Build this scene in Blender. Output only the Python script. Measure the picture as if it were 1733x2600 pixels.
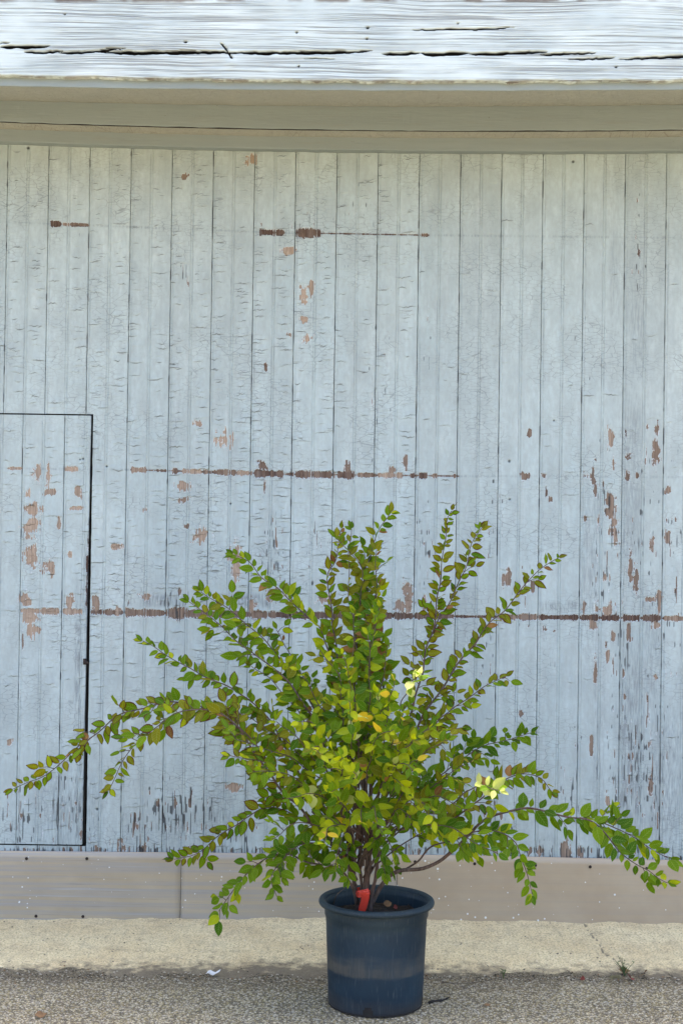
import bpy, math, random
import numpy as np
from mathutils import Vector, Matrix

random.seed(7)
rng = np.random.default_rng(11)
scene = bpy.context.scene
for o in list(bpy.data.objects):
    bpy.data.objects.remove(o)
COL = scene.collection

# ------------------------------------------------------------------ camera
F_PX, CX, CY = 3700.0, 866.5, 1300.0
CAM_Z = 1.455
PITCH, ROLL = math.radians(0.8), math.radians(0.8)
fw = Vector((0, math.cos(PITCH), math.sin(PITCH)))
up0 = Vector((0, -math.sin(PITCH), math.cos(PITCH)))
r0 = Vector((1, 0, 0))
RT = r0 * math.cos(ROLL) + up0 * math.sin(ROLL)
UP = up0 * math.cos(ROLL) - r0 * math.sin(ROLL)
cam_d = bpy.data.cameras.new('camera')
cam = bpy.data.objects.new('camera', cam_d)
COL.objects.link(cam)
M = Matrix.Identity(4)
for i in range(3):
    M[i][0], M[i][1], M[i][2] = RT[i], UP[i], -fw[i]
M[2][3] = CAM_Z
cam.matrix_world = M
cam_d.sensor_fit = 'VERTICAL'
cam_d.sensor_height = 36.0
cam_d.lens = 36.0 * F_PX / 2600.0
cam_d.clip_end = 2000.0
scene.camera = cam

# ------------------------------------------------------------------ sky, sun, exposure
SUN_EL = math.radians(75.0)
world = bpy.data.worlds.new('World')
scene.world = world
world.use_nodes = True
wn = world.node_tree.nodes
bgn = wn['Background']
sky = wn.new('ShaderNodeTexSky')
sky.sky_type = 'NISHITA'
sky.sun_disc = False
sky.sun_elevation = SUN_EL
sky.sun_rotation = 0.0
sky.air_density = 0.7
sky.dust_density = 4.0
sky.ozone_density = 1.0
world.node_tree.links.new(sky.outputs[0], bgn.inputs[0])
bgn.inputs[1].default_value = 0.15
sun_d = bpy.data.lights.new('sun', 'SUN')
sun_d.energy = 2.0
sun_d.angle = math.radians(0.5)
sun_d.color = (1.0, 0.95, 0.87)
sun = bpy.data.objects.new('sun', sun_d)
COL.objects.link(sun)
sun.rotation_euler = (-(math.pi / 2 - SUN_EL), 0, 0)
sun.location = (0, 8, 12)
vs = scene.view_settings
vs.view_transform = 'Standard'
vs.look = 'None'
vs.gamma = 1.0
vs.use_curve_mapping = False
vs.exposure = 2.42
scene.cycles.max_bounces = 7
scene.cycles.diffuse_bounces = 4
scene.cycles.glossy_bounces = 2
scene.cycles.transmission_bounces = 4

# ------------------------------------------------------------------ photo <-> place
def ray(px, py):
    return fw + RT * ((px - CX) / F_PX) - UP * ((py - CY) / F_PX)
def P(px, py, y):
    d = ray(px, py)
    t = y / d.y
    return Vector((d.x * t, y, CAM_Z + d.z * t))
def G(px, py, z=0.0):
    d = ray(px, py)
    t = (z - CAM_Z) / d.z
    return Vector((d.x * t, d.y * t, z))
def pix(X, Y, Z):
    vx, vy, vz = X, Y, Z - CAM_Z
    dep = vx * fw.x + vy * fw.y + vz * fw.z
    a = vx * RT.x + vy * RT.y + vz * RT.z
    b = vx * UP.x + vy * UP.y + vz * UP.z
    return CX + F_PX * a / dep, CY - F_PX * b / dep

Y_WALL = 5.37
Y_POT = 4.53

# ------------------------------------------------------------------ helpers
def hash2(ix, iy, seed):
    h = (ix.astype(np.int64) * 374761393 + iy.astype(np.int64) * 668265263 + seed * 1442695041) & 0xFFFFFFFF
    h = ((h ^ (h >> 13)) * 1274126177) & 0xFFFFFFFF
    h = (h ^ (h >> 16)) & 0xFFFFFF
    return h / float(0xFFFFFF)
def vnoise(x, y, seed=0):
    x = np.asarray(x, float); y = np.asarray(y, float)
    ix, iy = np.floor(x), np.floor(y)
    fx, fy = x - ix, y - iy
    fx = fx * fx * (3 - 2 * fx); fy = fy * fy * (3 - 2 * fy)
    a = hash2(ix, iy, seed); b = hash2(ix + 1, iy, seed)
    c = hash2(ix, iy + 1, seed); d = hash2(ix + 1, iy + 1, seed)
    return (a + (b - a) * fx) * (1 - fy) + (c + (d - c) * fx) * fy
def fbm(x, y, seed=0, octv=3):
    s = 0; a = 0.5; t = 0
    for i in range(octv):
        s = s + a * vnoise(x * 2 ** i, y * 2 ** i, seed + i * 17); t += a; a *= 0.55
    return s / t

def setp(o, label=None, category=None, group=None, kind=None):
    if label: o['label'] = label
    if category: o['category'] = category
    if group: o['group'] = group
    if kind: o['kind'] = kind
    return o
def empty(name, loc, label, category, group=None):
    o = bpy.data.objects.new(name, None)
    COL.objects.link(o)
    o.location = loc
    o.empty_display_size = 0.05
    return setp(o, label, category, group)
def mesh_obj(name, verts, faces, mat, parent=None, origin=None, smooth=False, attrs=None, loc=None):
    """verts in world space; origin = world position of the thing's base"""
    v = np.asarray(verts, dtype=np.float32).reshape(-1, 3).copy()
    if origin is not None:
        v -= np.asarray(origin, dtype=np.float32)
    me = bpy.data.meshes.new(name)
    if isinstance(faces, np.ndarray):
        nf, k = faces.shape
        me.vertices.add(len(v)); me.vertices.foreach_set('co', v.ravel())
        me.loops.add(nf * k); me.loops.foreach_set('vertex_index', faces.ravel().astype(np.int32))
        me.polygons.add(nf)
        me.polygons.foreach_set('loop_start', np.arange(0, nf * k, k, dtype=np.int32))
        me.update(calc_edges=True)
    else:
        me.from_pydata([tuple(p) for p in v.tolist()], [], faces)
    if smooth:
        me.polygons.foreach_set('use_smooth', np.ones(len(me.polygons), dtype=bool))
    if attrs:
        for n, a in attrs.items():
            a = np.asarray(a, dtype=np.float32)
            if a.ndim == 1:
                at = me.attributes.new(n, 'FLOAT', 'POINT'); at.data.foreach_set('value', a)
            else:
                at = me.attributes.new(n, 'FLOAT_COLOR', 'POINT'); at.data.foreach_set('color', a.ravel())
    me.validate()
    me.update()
    if mat: me.materials.append(mat)
    o = bpy.data.objects.new(name, me)
    COL.objects.link(o)
    if parent is not None:
        o.parent = parent
    elif origin is not None:
        o.location = origin
    return o
def boxv(x0, x1, y0, y1, z0, z1):
    v = [(x0, y0, z0), (x1, y0, z0), (x1, y1, z0), (x0, y1, z0), (x0, y0, z1), (x1, y0, z1), (x1, y1, z1), (x0, y1, z1)]
    f = [(0, 3, 2, 1), (4, 5, 6, 7), (0, 1, 5, 4), (1, 2, 6, 5), (2, 3, 7, 6), (3, 0, 4, 7)]
    return v, f
def grid_faces(nr, nc, base=0):
    i = np.arange(nr - 1)[:, None] * nc + np.arange(nc - 1)[None, :] + base
    i = i.ravel()
    return np.stack([i, i + 1, i + nc + 1, i + nc], axis=1)
def tube(pts, radii, sides=7, closed_tip=True):
    pts = [Vector(p) for p in pts]
    n = len(pts)
    vs_, fs = [], []
    ref = Vector((0.3, -0.5, 0.8)).normalized()
    for i, p in enumerate(pts):
        t = (pts[min(i + 1, n - 1)] - pts[max(i - 1, 0)]).normalized()
        a = t.cross(ref)
        if a.length < 0.05: a = t.cross(Vector((1, 0, 0)))
        a.normalize(); b = t.cross(a)
        for s in range(sides):
            an = 2 * math.pi * s / sides
            q = p + (a * math.cos(an) + b * math.sin(an)) * radii[i]
            vs_.append(q[:])
    for i in range(n - 1):
        for s in range(sides):
            s2 = (s + 1) % sides
            fs.append((i * sides + s, i * sides + s2, (i + 1) * sides + s2, (i + 1) * sides + s))
    fs.append(tuple(range(sides))[::-1])
    fs.append(tuple((n - 1) * sides + s for s in range(sides)))
    return vs_, fs
def catmull(pts, step):
    pts = [Vector(p) for p in pts]
    ext = [pts[0] * 2 - pts[1]] + pts + [pts[-1] * 2 - pts[-2]]
    out = []
    for i in range(1, len(ext) - 2):
        p0, p1, p2, p3 = ext[i - 1], ext[i], ext[i + 1], ext[i + 2]
        n = max(2, int((p2 - p1).length / step))
        for j in range(n):
            t = j / n
            out.append(0.5 * ((2 * p1) + (p2 - p0) * t + (2 * p0 - 5 * p1 + 4 * p2 - p3) * t * t + (3 * p1 - p0 - 3 * p2 + p3) * t ** 3))
    out.append(pts[-1])
    return out

# ------------------------------------------------------------------ material helper
class NT:
    def __init__(s, name):
        s.m = bpy.data.materials.new(name); s.m.use_nodes = True
        s.t = s.m.node_tree; s.n = s.t.nodes; s.b = s.n['Principled BSDF']
    def add(s, typ, **kw):
        nd = s.n.new(typ)
        for k, v in kw.items(): setattr(nd, k, v)
        return nd
    def put(s, sock, val):
        if hasattr(val, 'is_output') or isinstance(val, bpy.types.NodeSocket): s.t.links.new(val, sock)
        elif val is not None: sock.default_value = val
    def coord(s, scale=(1, 1, 1), loc=(0, 0, 0), src=None):
        if src is None:
            if not hasattr(s, '_geo'): s._geo = s.add('ShaderNodeNewGeometry').outputs['Position']
            src = s._geo
        mp = s.add('ShaderNodeMapping'); s.put(mp.inputs[0], src)
        mp.inputs['Scale'].default_value = scale; mp.inputs['Location'].default_value = loc
        return mp.outputs[0]
    def noise(s, vec, scale=1.0, detail=3.0, rough=0.55, dist=0.0):
        nd = s.add('ShaderNodeTexNoise'); s.put(nd.inputs['Vector'], vec)
        nd.inputs['Scale'].default_value = scale; nd.inputs['Detail'].default_value = detail
        nd.inputs['Roughness'].default_value = rough; nd.inputs['Distortion'].default_value = dist
        return nd.outputs[0]
    def vor(s, vec, scale, feature='F1', out=0):
        nd = s.add('ShaderNodeTexVoronoi'); nd.feature = feature; s.put(nd.inputs['Vector'], vec)
        nd.inputs['Scale'].default_value = scale
        return nd.outputs[out]
    def rng(s, v, a, b, c=0.0, d=1.0):
        nd = s.add('ShaderNodeMapRange'); s.put(nd.inputs[0], v)
        for i, q in enumerate((a, b, c, d)): nd.inputs[i + 1].default_value = q
        return nd.outputs[0]
    def math(s, op, a, b=None):
        nd = s.add('ShaderNodeMath', operation=op); s.put(nd.inputs[0], a)
        if b is not None: s.put(nd.inputs[1], b)
        return nd.outputs[0]
    def mix(s, f, a, b, blend='MIX'):
        nd = s.add('ShaderNodeMix', data_type='RGBA', blend_type=blend)
        s.put(nd.inputs[0], f)
        for sock, v in ((nd.inputs[6], a), (nd.inputs[7], b)):
            if isinstance(v, tuple) and len(v) == 3: v = v + (1.0,)
            s.put(sock, v)
        return nd.outputs[2]
    def attr(s, name, col=False):
        nd = s.add('ShaderNodeAttribute'); nd.attribute_name = name
        return nd.outputs['Color' if col else 'Fac']
    def sep(s, v):
        nd = s.add('ShaderNodeSeparateXYZ'); s.put(nd.inputs[0], v); return nd.outputs
    def bump(s, h, strength=0.3, dist=0.001, prev=None):
        nd = s.add('ShaderNodeBump'); s.put(nd.inputs['Height'], h)
        nd.inputs['Strength'].default_value = strength; nd.inputs['Distance'].default_value = dist
        if prev is not None: s.put(nd.inputs['Normal'], prev)
        return nd.outputs[0]
    def out(s, col=None, rough=None, nor=None, spec=None, metal=None):
        b = s.b
        if col is not None:
            if isinstance(col, tuple) and len(col) == 3: col = col + (1.0,)
            s.put(b.inputs['Base Color'], col)
        s.put(b.inputs['Roughness'], rough)
        if nor is not None: s.put(b.inputs['Normal'], nor)
        if spec is not None: s.put(b.inputs['Specular IOR Level'], spec)
        if metal is not None: s.put(b.inputs['Metallic'], metal)
        return s.m

# line where the asphalt meets the concrete
bl, br = G(0, 2478), G(1733, 2482)
slope_b = (br.y - bl.y) / (br.x - bl.x)
mid_b = 0.5 * (bl.y + br.y) - slope_b * 0.5 * (bl.x + br.x)
JOIN_S, JOIN_M = slope_b, mid_b

# ------------------------------------------------------------------ materials
def mat_board():
    m = NT('weathered_blue_paint')
    bare, crack, tone, grime, wt = [m.attr(a) for a in ('bare', 'crack', 'tone', 'grime', 'woodtone')]
    big = m.noise(m.coord((2.2, 2.2, 0.9)), 1.0, 4)
    fine = m.noise(m.coord((90, 90, 40)), 1.0, 3)
    streak = m.noise(m.coord((45, 45, 1.6)), 1.0, 4)
    paint = m.mix(m.rng(big, 0.35, 0.65), (0.401, 0.488, 0.485), (0.442, 0.511, 0.491))
    paint = m.mix(m.rng(streak, 0.52, 0.75, 0, 0.35), paint, (0.516, 0.593, 0.583))
    mott = m.noise(m.coord((16, 16, 7), (2, 0, 5)), 1.0, 5, 0.65)
    paint = m.mix(m.rng(mott, 0.40, 0.72, 0, 0.75), paint, (0.323, 0.376, 0.369))
    chalk = m.noise(m.coord((38, 38, 5), (7, 2, 1)), 1.0, 4, 0.6)
    paint = m.mix(m.rng(chalk, 0.58, 0.78, 0, 0.45), paint, (0.550, 0.611, 0.605))
    paint = m.mix(m.rng(fine, 0.38, 0.70, 0, 0.55), paint, (0.344, 0.385, 0.374))
    paint = m.mix(1.0, paint, m.add_rgb(tone) if hasattr(m, 'add_rgb') else tone, 'MULTIPLY')
    gr = m.noise(m.coord((420, 420, 9)), 1.0, 3)
    gr2 = m.noise(m.coord((150, 150, 4), (3, 1, 2)), 1.0, 2)
    woodd = m.mix(m.rng(gr, 0.3, 0.7), (0.035, 0.019, 0.013), (0.125, 0.074, 0.052))
    woodp = m.mix(m.rng(gr, 0.3, 0.7), (0.25, 0.18, 0.125), (0.52, 0.41, 0.31))
    wood = m.mix(wt, woodd, woodp)
    wood = m.mix(m.rng(gr2, 0.5, 0.75, 0, 0.35), wood, (0.20, 0.19, 0.18))
    # hairline crazing of the old paint
    vz = m.vor(m.coord((26, 26, 70)), 1.0, 'DISTANCE_TO_EDGE')
    cm = m.rng(m.noise(m.coord((5, 5, 5), (9, 1, 3)), 1.0, 3), 0.44, 0.62)
    craze = m.math('MULTIPLY', m.rng(vz, 0.0, 0.05, 0.6, 0.0), cm)
    jit = m.noise(m.coord((240, 240, 110)), 1.0, 3)
    jv = m.noise(m.coord((250, 250, 16), (2, 5, 1)), 1.0, 3)
    b2 = m.math('ADD', bare, m.math('ADD', m.math('MULTIPLY', m.math('SUBTRACT', jit, 0.5), 0.45), m.math('MULTIPLY', m.math('SUBTRACT', jv, 0.5), 1.3)))
    bm_ = m.rng(b2, 0.46, 0.54)
    edge = m.math('MULTIPLY', m.rng(b2, 0.36, 0.45), m.rng(b2, 0.60, 0.50))
    g2 = m.math('MULTIPLY', grime, m.rng(m.noise(m.coord((160, 160, 22)), 1.0, 4), 0.35, 0.7))
    col = m.mix(g2, paint, (0.16, 0.18, 0.19))
    col = m.mix(m.math('MULTIPLY', edge, 0.6), col, (0.72, 0.75, 0.76))  # highlight on lifted paint lips, put into the colour
    col = m.mix(craze, col, (0.15, 0.16, 0.155))
    col = m.mix(bm_, col, wood)
    col = m.mix(m.rng(crack, 0.25, 0.9, 0, 0.86), col, (0.035, 0.038, 0.04))
    lump = m.noise(m.coord((60, 60, 60)), 1.0, 3)
    n = m.bump(m.math('ADD', m.math('MULTIPLY', lump, 0.6), m.math('MULTIPLY', streak, 0.8)), 0.55, 0.003)
    n = m.bump(fine, 0.4, 0.0012, n)
    n = m.bump(m.math('SUBTRACT', 1.0, bm_), 0.6, 0.0012, n)
    n = m.bump(m.math('MULTIPLY', craze, -1.0), 0.4, 0.0012, n)
    return m.out(col, m.rng(bm_, 0, 1, 0.52, 0.85), n, 0.35)
def mat_trim(name, c1, c2, horiz=True):
    m = NT(name)
    sc = (0.6, 12, 12)
    a = m.noise(m.coord(sc), 1.0, 4)
    f = m.noise(m.coord((8, 60, 60)), 1.0, 4)
    cr = m.noise(m.coord((14, 160, 160)), 1.0, 3, dist=0.4)
    col = m.mix(m.rng(a, 0.3, 0.7), c1, c2)
    col = m.mix(m.rng(f, 0.55, 0.8, 0, 0.25), col, (0.25, 0.23, 0.19))
    sp = m.noise(m.coord((70, 70, 120), (2, 3, 1)), 1.0, 2)
    col = m.mix(m.rng(sp, 0.74, 0.80, 0, 0.55), col, (0.09, 0.075, 0.06))
    n = m.bump(m.math('ADD', f, m.math('MULTIPLY', cr, 0.8)), 0.45, 0.003)
    return m.out(col, 0.6, n, 0.3)
def mat_rough_trim():
    m = NT('cracked_soffit_paint')
    wv = m.noise(m.coord((30, 30, 30)), 1.0, 3)
    v = m.vor(m.coord((45, 70, 70)), 1.0, 'DISTANCE_TO_EDGE')
    vx = m.vor(m.coord((28, 3, 3)), 1.0, 'DISTANCE_TO_EDGE')
    col = m.mix(m.rng(wv, 0.3, 0.7), (0.37, 0.365, 0.31), (0.43, 0.43, 0.37))
    col = m.mix(m.math('MULTIPLY', m.rng(v, 0.0, 0.05, 0.35, 0.0), m.rng(wv, 0.45, 0.6)), col, (0.22, 0.18, 0.13))
    col = m.mix(m.math('MULTIPLY', m.rng(vx, 0.0, 0.02, 0.45, 0.0), m.rng(m.noise(m.coord((2, 2, 2)), 1.0, 2), 0.45, 0.6)), col, (0.16, 0.13, 0.10))
    n = m.bump(m.math('ADD', wv, m.rng(v, 0.0, 0.15)), 0.7, 0.004)
    return m.out(col, 0.7, n, 0.25)
def mat_beam():
    m = NT('weathered_white_beam_paint')
    crack, grime = m.attr('crack'), m.attr('grime')
    warp = m.noise(m.coord((1.6, 3, 5)), 1.0, 2)
    z = m.sep(m._geo)
    zz = m.math('ADD', z[2], m.math('MULTIPLY', warp, 0.035))
    cb = m.add('ShaderNodeCombineXYZ')
    m.put(cb.inputs[0], m.math('MULTIPLY', z[0], 1.3)); m.put(cb.inputs[2], m.math('MULTIPLY', zz, 300.0))
    m.put(cb.inputs[1], m.math('MULTIPLY', z[1], 30.0))
    g = m.noise(cb.outputs[0], 1.0, 1.5, 0.6)
    cb2 = m.add('ShaderNodeCombineXYZ')
    m.put(cb2.inputs[0], m.math('MULTIPLY', z[0], 5.0)); m.put(cb2.inputs[2], m.math('MULTIPLY', zz, 520.0))
    g2 = m.noise(cb2.outputs[0], 1.0, 2, 0.6)
    patch = m.noise(m.coord((3.2, 3, 9), (5, 0, 1)), 1.0, 3)
    line = m.math('MULTIPLY', m.rng(g, 0.53, 0.60), m.rng(patch, 0.30, 0.56))
    line2 = m.math('MULTIPLY', m.rng(g2, 0.56, 0.63), m.rng(patch, 0.33, 0.52))
    big = m.noise(m.coord((5, 5, 12)), 1.0, 3)
    col = m.mix(m.rng(big, 0.35, 0.7), (0.50, 0.575, 0.57), (0.63, 0.70, 0.68))
    col = m.mix(m.math('MULTIPLY', line, 0.70), col, (0.17, 0.18, 0.175))
    col = m.mix(m.math('MULTIPLY', line2, 0.6), col, (0.2, 0.2, 0.2))
    col = m.mix(grime, col, (0.13, 0.09, 0.06))
    col = m.mix(m.rng(crack, 0.12, 0.5), col, (0.012, 0.010, 0.009))
    h = m.math('ADD', m.math('MULTIPLY', line, -1.0), m.math('MULTIPLY', line2, -0.7))
    n = m.bump(h, 0.6, 0.003)
    n = m.bump(m.noise(m.coord((120, 120, 120)), 1.0, 3), 0.2, 0.001, n)
    return m.out(col, 0.65, n, 0.25)
def mat_plate(name, streaky):
    m = NT(name)
    st = m.noise(m.coord((0.9, 5, 75)), 1.0, 5, 0.65)
    st2 = m.noise(m.coord((2.5, 5, 240), (4, 2, 0)), 1.0, 4, 0.7)
    blot = m.noise(m.coord((5, 5, 7)), 1.0, 4)
    z = m.sep(m._geo)
    c = m.mix(m.rng(blot, 0.3, 0.7), (0.38, 0.315, 0.215) if streaky else (0.405, 0.315, 0.21), (0.45, 0.38, 0.275) if streaky else (0.465, 0.38, 0.265))
    k = 0.75 if streaky else 0.12
    c = m.mix(m.rng(st, 0.42, 0.62, 0, k), c, (0.33, 0.32, 0.30))
    c = m.mix(m.rng(st2, 0.60, 0.78, 0, k), c, (0.15, 0.135, 0.115))
    c = m.mix(m.rng(st, 0.63, 0.74, 0, k * 0.8), c, (0.60, 0.58, 0.54))
    d = m.vor(m.coord((44, 44, 44)), 1.0, 'F1')
    thr = m.noise(m.coord((9, 9, 9), (1, 4, 2)), 1.0, 2)
    spot = m.rng(m.math('SUBTRACT', d, m.rng(thr, 0.40, 0.72, 0.0, 0.13 if streaky else 0.22)), 0.0, 0.02, 1.0, 0.0)
    c = m.mix(m.math('MULTIPLY', spot, m.rng(thr, 0.44, 0.47)), c, (0.75, 0.76, 0.74))
    n = m.bump(m.math('ADD', st2, blot), 0.15, 0.002)
    return m.out(c, m.rng(st, 0.3, 0.7, 0.42, 0.6), n, 0.5, 0.35)
def mat_concrete():
    m = NT('stained_concrete')
    pos = m.coord((1, 1, 1))
    a = m.noise(m.coord((6, 6, 6)), 1.0, 5)
    b = m.noise(m.coord((150, 150, 150)), 1.0, 3)
    drip = m.noise(m.coord((70, 7, 7)), 1.0, 3)
    col = m.mix(m.rng(a, 0.3, 0.7), (0.67, 0.53, 0.29), (0.79, 0.67, 0.395))
    mo = m.noise(m.coord((22, 22, 22), (6, 1, 0)), 1.0, 5, 0.65)
    col = m.mix(m.rng(mo, 0.45, 0.72, 0, 0.45), col, (0.36, 0.29, 0.19))
    col = m.mix(m.rng(b, 0.50, 0.62, 0, 0.65), col, (0.31, 0.235, 0.15))
    col = m.mix(m.rng(b, 0.42, 0.28, 0, 0.4), col, (0.80, 0.74, 0.62))
    col = m.mix(m.rng(drip, 0.55, 0.75, 0, 0.3), col, (0.27, 0.24, 0.17))
    d = m.vor(m.coord((60, 60, 60)), 1.0)
    pt = m.noise(m.coord((14, 14, 14), (3, 3, 3)), 1.0, 2)
    pit = m.rng(m.math('SUBTRACT', d, m.rng(pt, 0.52, 0.75, 0.0, 0.30)), 0.0, 0.03, 1.0, 0.0)
    col = m.mix(m.math('MULTIPLY', pit, m.rng(pt, 0.52, 0.56)), col, (0.10, 0.085, 0.07))
    dirt = m.attr('dirt')
    dn = m.rng(m.math('ADD', dirt, m.math('MULTIPLY', m.math('SUBTRACT', m.noise(m.coord((25, 25, 25)), 1.0, 4), 0.5), 1.7)), 0.35, 0.9)
    col = m.mix(m.math('MULTIPLY', dn, 0.85), col, (0.115, 0.095, 0.072))
    col = m.mix(m.rng(m.attr('crack'), 0.3, 0.8, 0, 0.75), col, (0.10, 0.09, 0.075))
    n = m.bump(m.math('SUBTRACT', b, pit), 0.7, 0.003)
    n = m.bump(a, 0.3, 0.01, n)
    return m.out(col, 0.9, n, 0.2)
def mat_asphalt():
    m = NT('aged_asphalt')
    v = m.add('ShaderNodeTexVoronoi'); m.put(v.inputs['Vector'], m.coord((1, 1, 1), (0.3, 0.1, 0)))
    v.inputs['Scale'].default_value = 130.0
    cs = m.sep(v.outputs['Color'])
    v2 = m.add('ShaderNodeTexVoronoi'); m.put(v2.inputs['Vector'], m.coord((1, 1, 1), (0.7, 0.4, 0)))
    v2.inputs['Scale'].default_value = 330.0
    cs2 = m.sep(v2.outputs['Color'])
    big = m.noise(m.coord((3, 3, 3)), 1.0, 4)
    base = m.mix(m.rng(big, 0.3, 0.7), (0.265, 0.205, 0.095), (0.36, 0.295, 0.145))
    col = m.mix(m.rng(cs[0], 0.55, 0.95, 0, 0.8), base, (0.68, 0.59, 0.41))
    col = m.mix(m.rng(cs[1], 0.6, 0.95, 0, 0.7), col, (0.09, 0.075, 0.055))
    col = m.mix(m.rng(cs2[0], 0.78, 0.95, 0, 0.8), col, (0.75, 0.70, 0.60))
    gap = m.rng(v.outputs[0], 0.42, 0.62, 0, 0.7)
    col = m.mix(gap, col, (0.07, 0.058, 0.044))
    pz = m.sep(m._geo)
    dj = m.math('SUBTRACT', pz[1], m.math('ADD', m.math('MULTIPLY', pz[0], JOIN_S), JOIN_M))
    dj = m.math('ADD', dj, m.math('MULTIPLY', m.math('SUBTRACT', m.noise(m.coord((7, 7, 7)), 1.0, 5), 0.5), 0.28))
    col = m.mix(m.math('MULTIPLY', m.rng(dj, -0.16, 0.0), 0.62), col, (0.10, 0.078, 0.05))
    h = m.math('SUBTRACT', m.math('MULTIPLY', cs[2], 0.6), v.outputs[0])
    n = m.bump(h, 0.8, 0.004)
    n = m.bump(m.math('MULTIPLY', v2.outputs[0], -1.0), 0.4, 0.002, n)
    return m.out(col, 0.88, n, 0.25)
def mat_pot():
    m = NT('scuffed_navy_plastic')
    z = m.sep(m.coord((1, 1, 1)))
    n1 = m.noise(m.coord((5, 5, 16)), 1.0, 5, 0.6)
    n2 = m.noise(m.coord((40, 40, 10)), 1.0, 4)
    n3 = m.noise(m.coord((4, 4, 5), (3, 3, 3)), 1.0, 4)
    col = m.mix(m.rng(n3, 0.35, 0.65), (0.0050, 0.0165, 0.028), (0.0110, 0.032, 0.050))
    zz = m.math('ADD', z[2], m.math('MULTIPLY', m.math('SUBTRACT', n1, 0.5), 0.09))
    band = m.math('MULTIPLY', m.rng(zz, 0.105, 0.118), m.rng(zz, 0.185, 0.15))
    band = m.math('MULTIPLY', band, m.rng(n2, 0.3, 0.65, 0.35, 1.0))
    col = m.mix(m.math('MULTIPLY', band, 0.75), col, (0.085, 0.078, 0.062))
    up = m.rng(zz, 0.20, 0.31, 0.0, 0.45)
    col = m.mix(m.math('MULTIPLY', up, m.rng(n1, 0.35, 0.65)), col, (0.050, 0.068, 0.066))
    sc = m.noise(m.coord((260, 260, 18), (1, 2, 3)), 1.0, 3)
    col = m.mix(m.rng(sc, 0.58, 0.78, 0, 0.4), col, (0.13, 0.14, 0.13))
    low = m.rng(zz, 0.05, 0.01, 0, 0.5)
    col = m.mix(low, col, (0.045, 0.038, 0.033))
    n = m.bump(n2, 0.12, 0.001)
    return m.out(col, m.rng(n1, 0.3, 0.7, 0.45, 0.65), n, 0.32)
def mat_plain(name, col, rough=0.7, var=0.35, scale=60, spec=0.3):
    m = NT(name)
    a = m.noise(m.coord((scale,) * 3), 1.0, 3)
    d = tuple(c * (1 - var) for c in col)
    c = m.mix(m.rng(a, 0.3, 0.7), d, col)
    return m.out(c, rough, m.bump(a, 0.3, 0.001), spec)
def mat_leaf():
    m = NT('shrub_leaf')
    c = m.attr('lc', True)
    ru = m.attr('ruv', True)
    s = m.sep(ru)           # u along, |v| margin, redness
    jit = m.noise(m.coord((55, 55, 55)), 1.0, 3)
    col = m.mix(m.rng(jit, 0.35, 0.75, 0, 0.30), c, m.mix(1.0, c, (0.55, 0.62, 0.5), 'MULTIPLY'))
    rib = m.rng(s[1], 0.03, 0.10, 0.45, 0.0)
    col = m.mix(rib, col, m.mix(0.5, c, (0.35, 0.42, 0.12)))
    vein = m.math('SINE', m.math('MULTIPLY', m.math('SUBTRACT', s[0], m.math('MULTIPLY', s[1], 0.22)), 42.0))
    col = m.mix(m.rng(vein, 0.7, 1.0, 0, 0.16), col, (0.40, 0.46, 0.14))
    mar = m.math('ADD', m.math('MAXIMUM', s[1], m.rng(s[0], 0.62, 0.98)), m.math('MULTIPLY', m.math('SUBTRACT', jit, 0.5), 0.35))
    pale = m.rng(mar, 0.80, 0.97, 0, 0.30)
    col = m.mix(pale, col, (0.36, 0.38, 0.10))
    red = m.math('MULTIPLY', m.rng(mar, 0.62, 0.86), s[2])
    col = m.mix(red, col, (0.085, 0.022, 0.014))
    bsdf = m.b
    n = m.bump(m.math('ADD', vein, m.math('MULTIPLY', jit, 2.0)), 0.18, 0.0008)
    m.out(col, 0.55, n, 0.12)
    tr = m.add('ShaderNodeBsdfTranslucent')
    hs = m.add('ShaderNodeHueSaturation'); m.put(hs.inputs['Color'], col)
    hs.inputs['Value'].default_value = 1.5; hs.inputs['Saturation'].default_value = 1.1; hs.inputs['Hue'].default_value = 0.488
    m.put(tr.inputs[0], hs.outputs[0])
    mx = m.add('ShaderNodeMixShader'); mx.inputs[0].default_value = 0.48
    m.t.links.new(bsdf.outputs[0], mx.inputs[1]); m.t.links.new(tr.outputs[0], mx.inputs[2])
    m.t.links.new(mx.outputs[0], m.n['Material Output'].inputs[0])
    return m.m
def mat_bark():
    m = NT('shrub_bark')
    a = m.noise(m.coord((160, 160, 30)), 1.0, 4)
    b = m.noise(m.coord((14, 14, 14)), 1.0, 3)
    c = m.mix(m.rng(a, 0.3, 0.7), (0.040, 0.027, 0.021), (0.135, 0.10, 0.08))
    c = m.mix(m.rng(b, 0.45, 0.7, 0, 0.6), c, (0.10, 0.045, 0.032))
    return m.out(c, 0.75, m.bump(a, 0.5, 0.001), 0.3)

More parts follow.
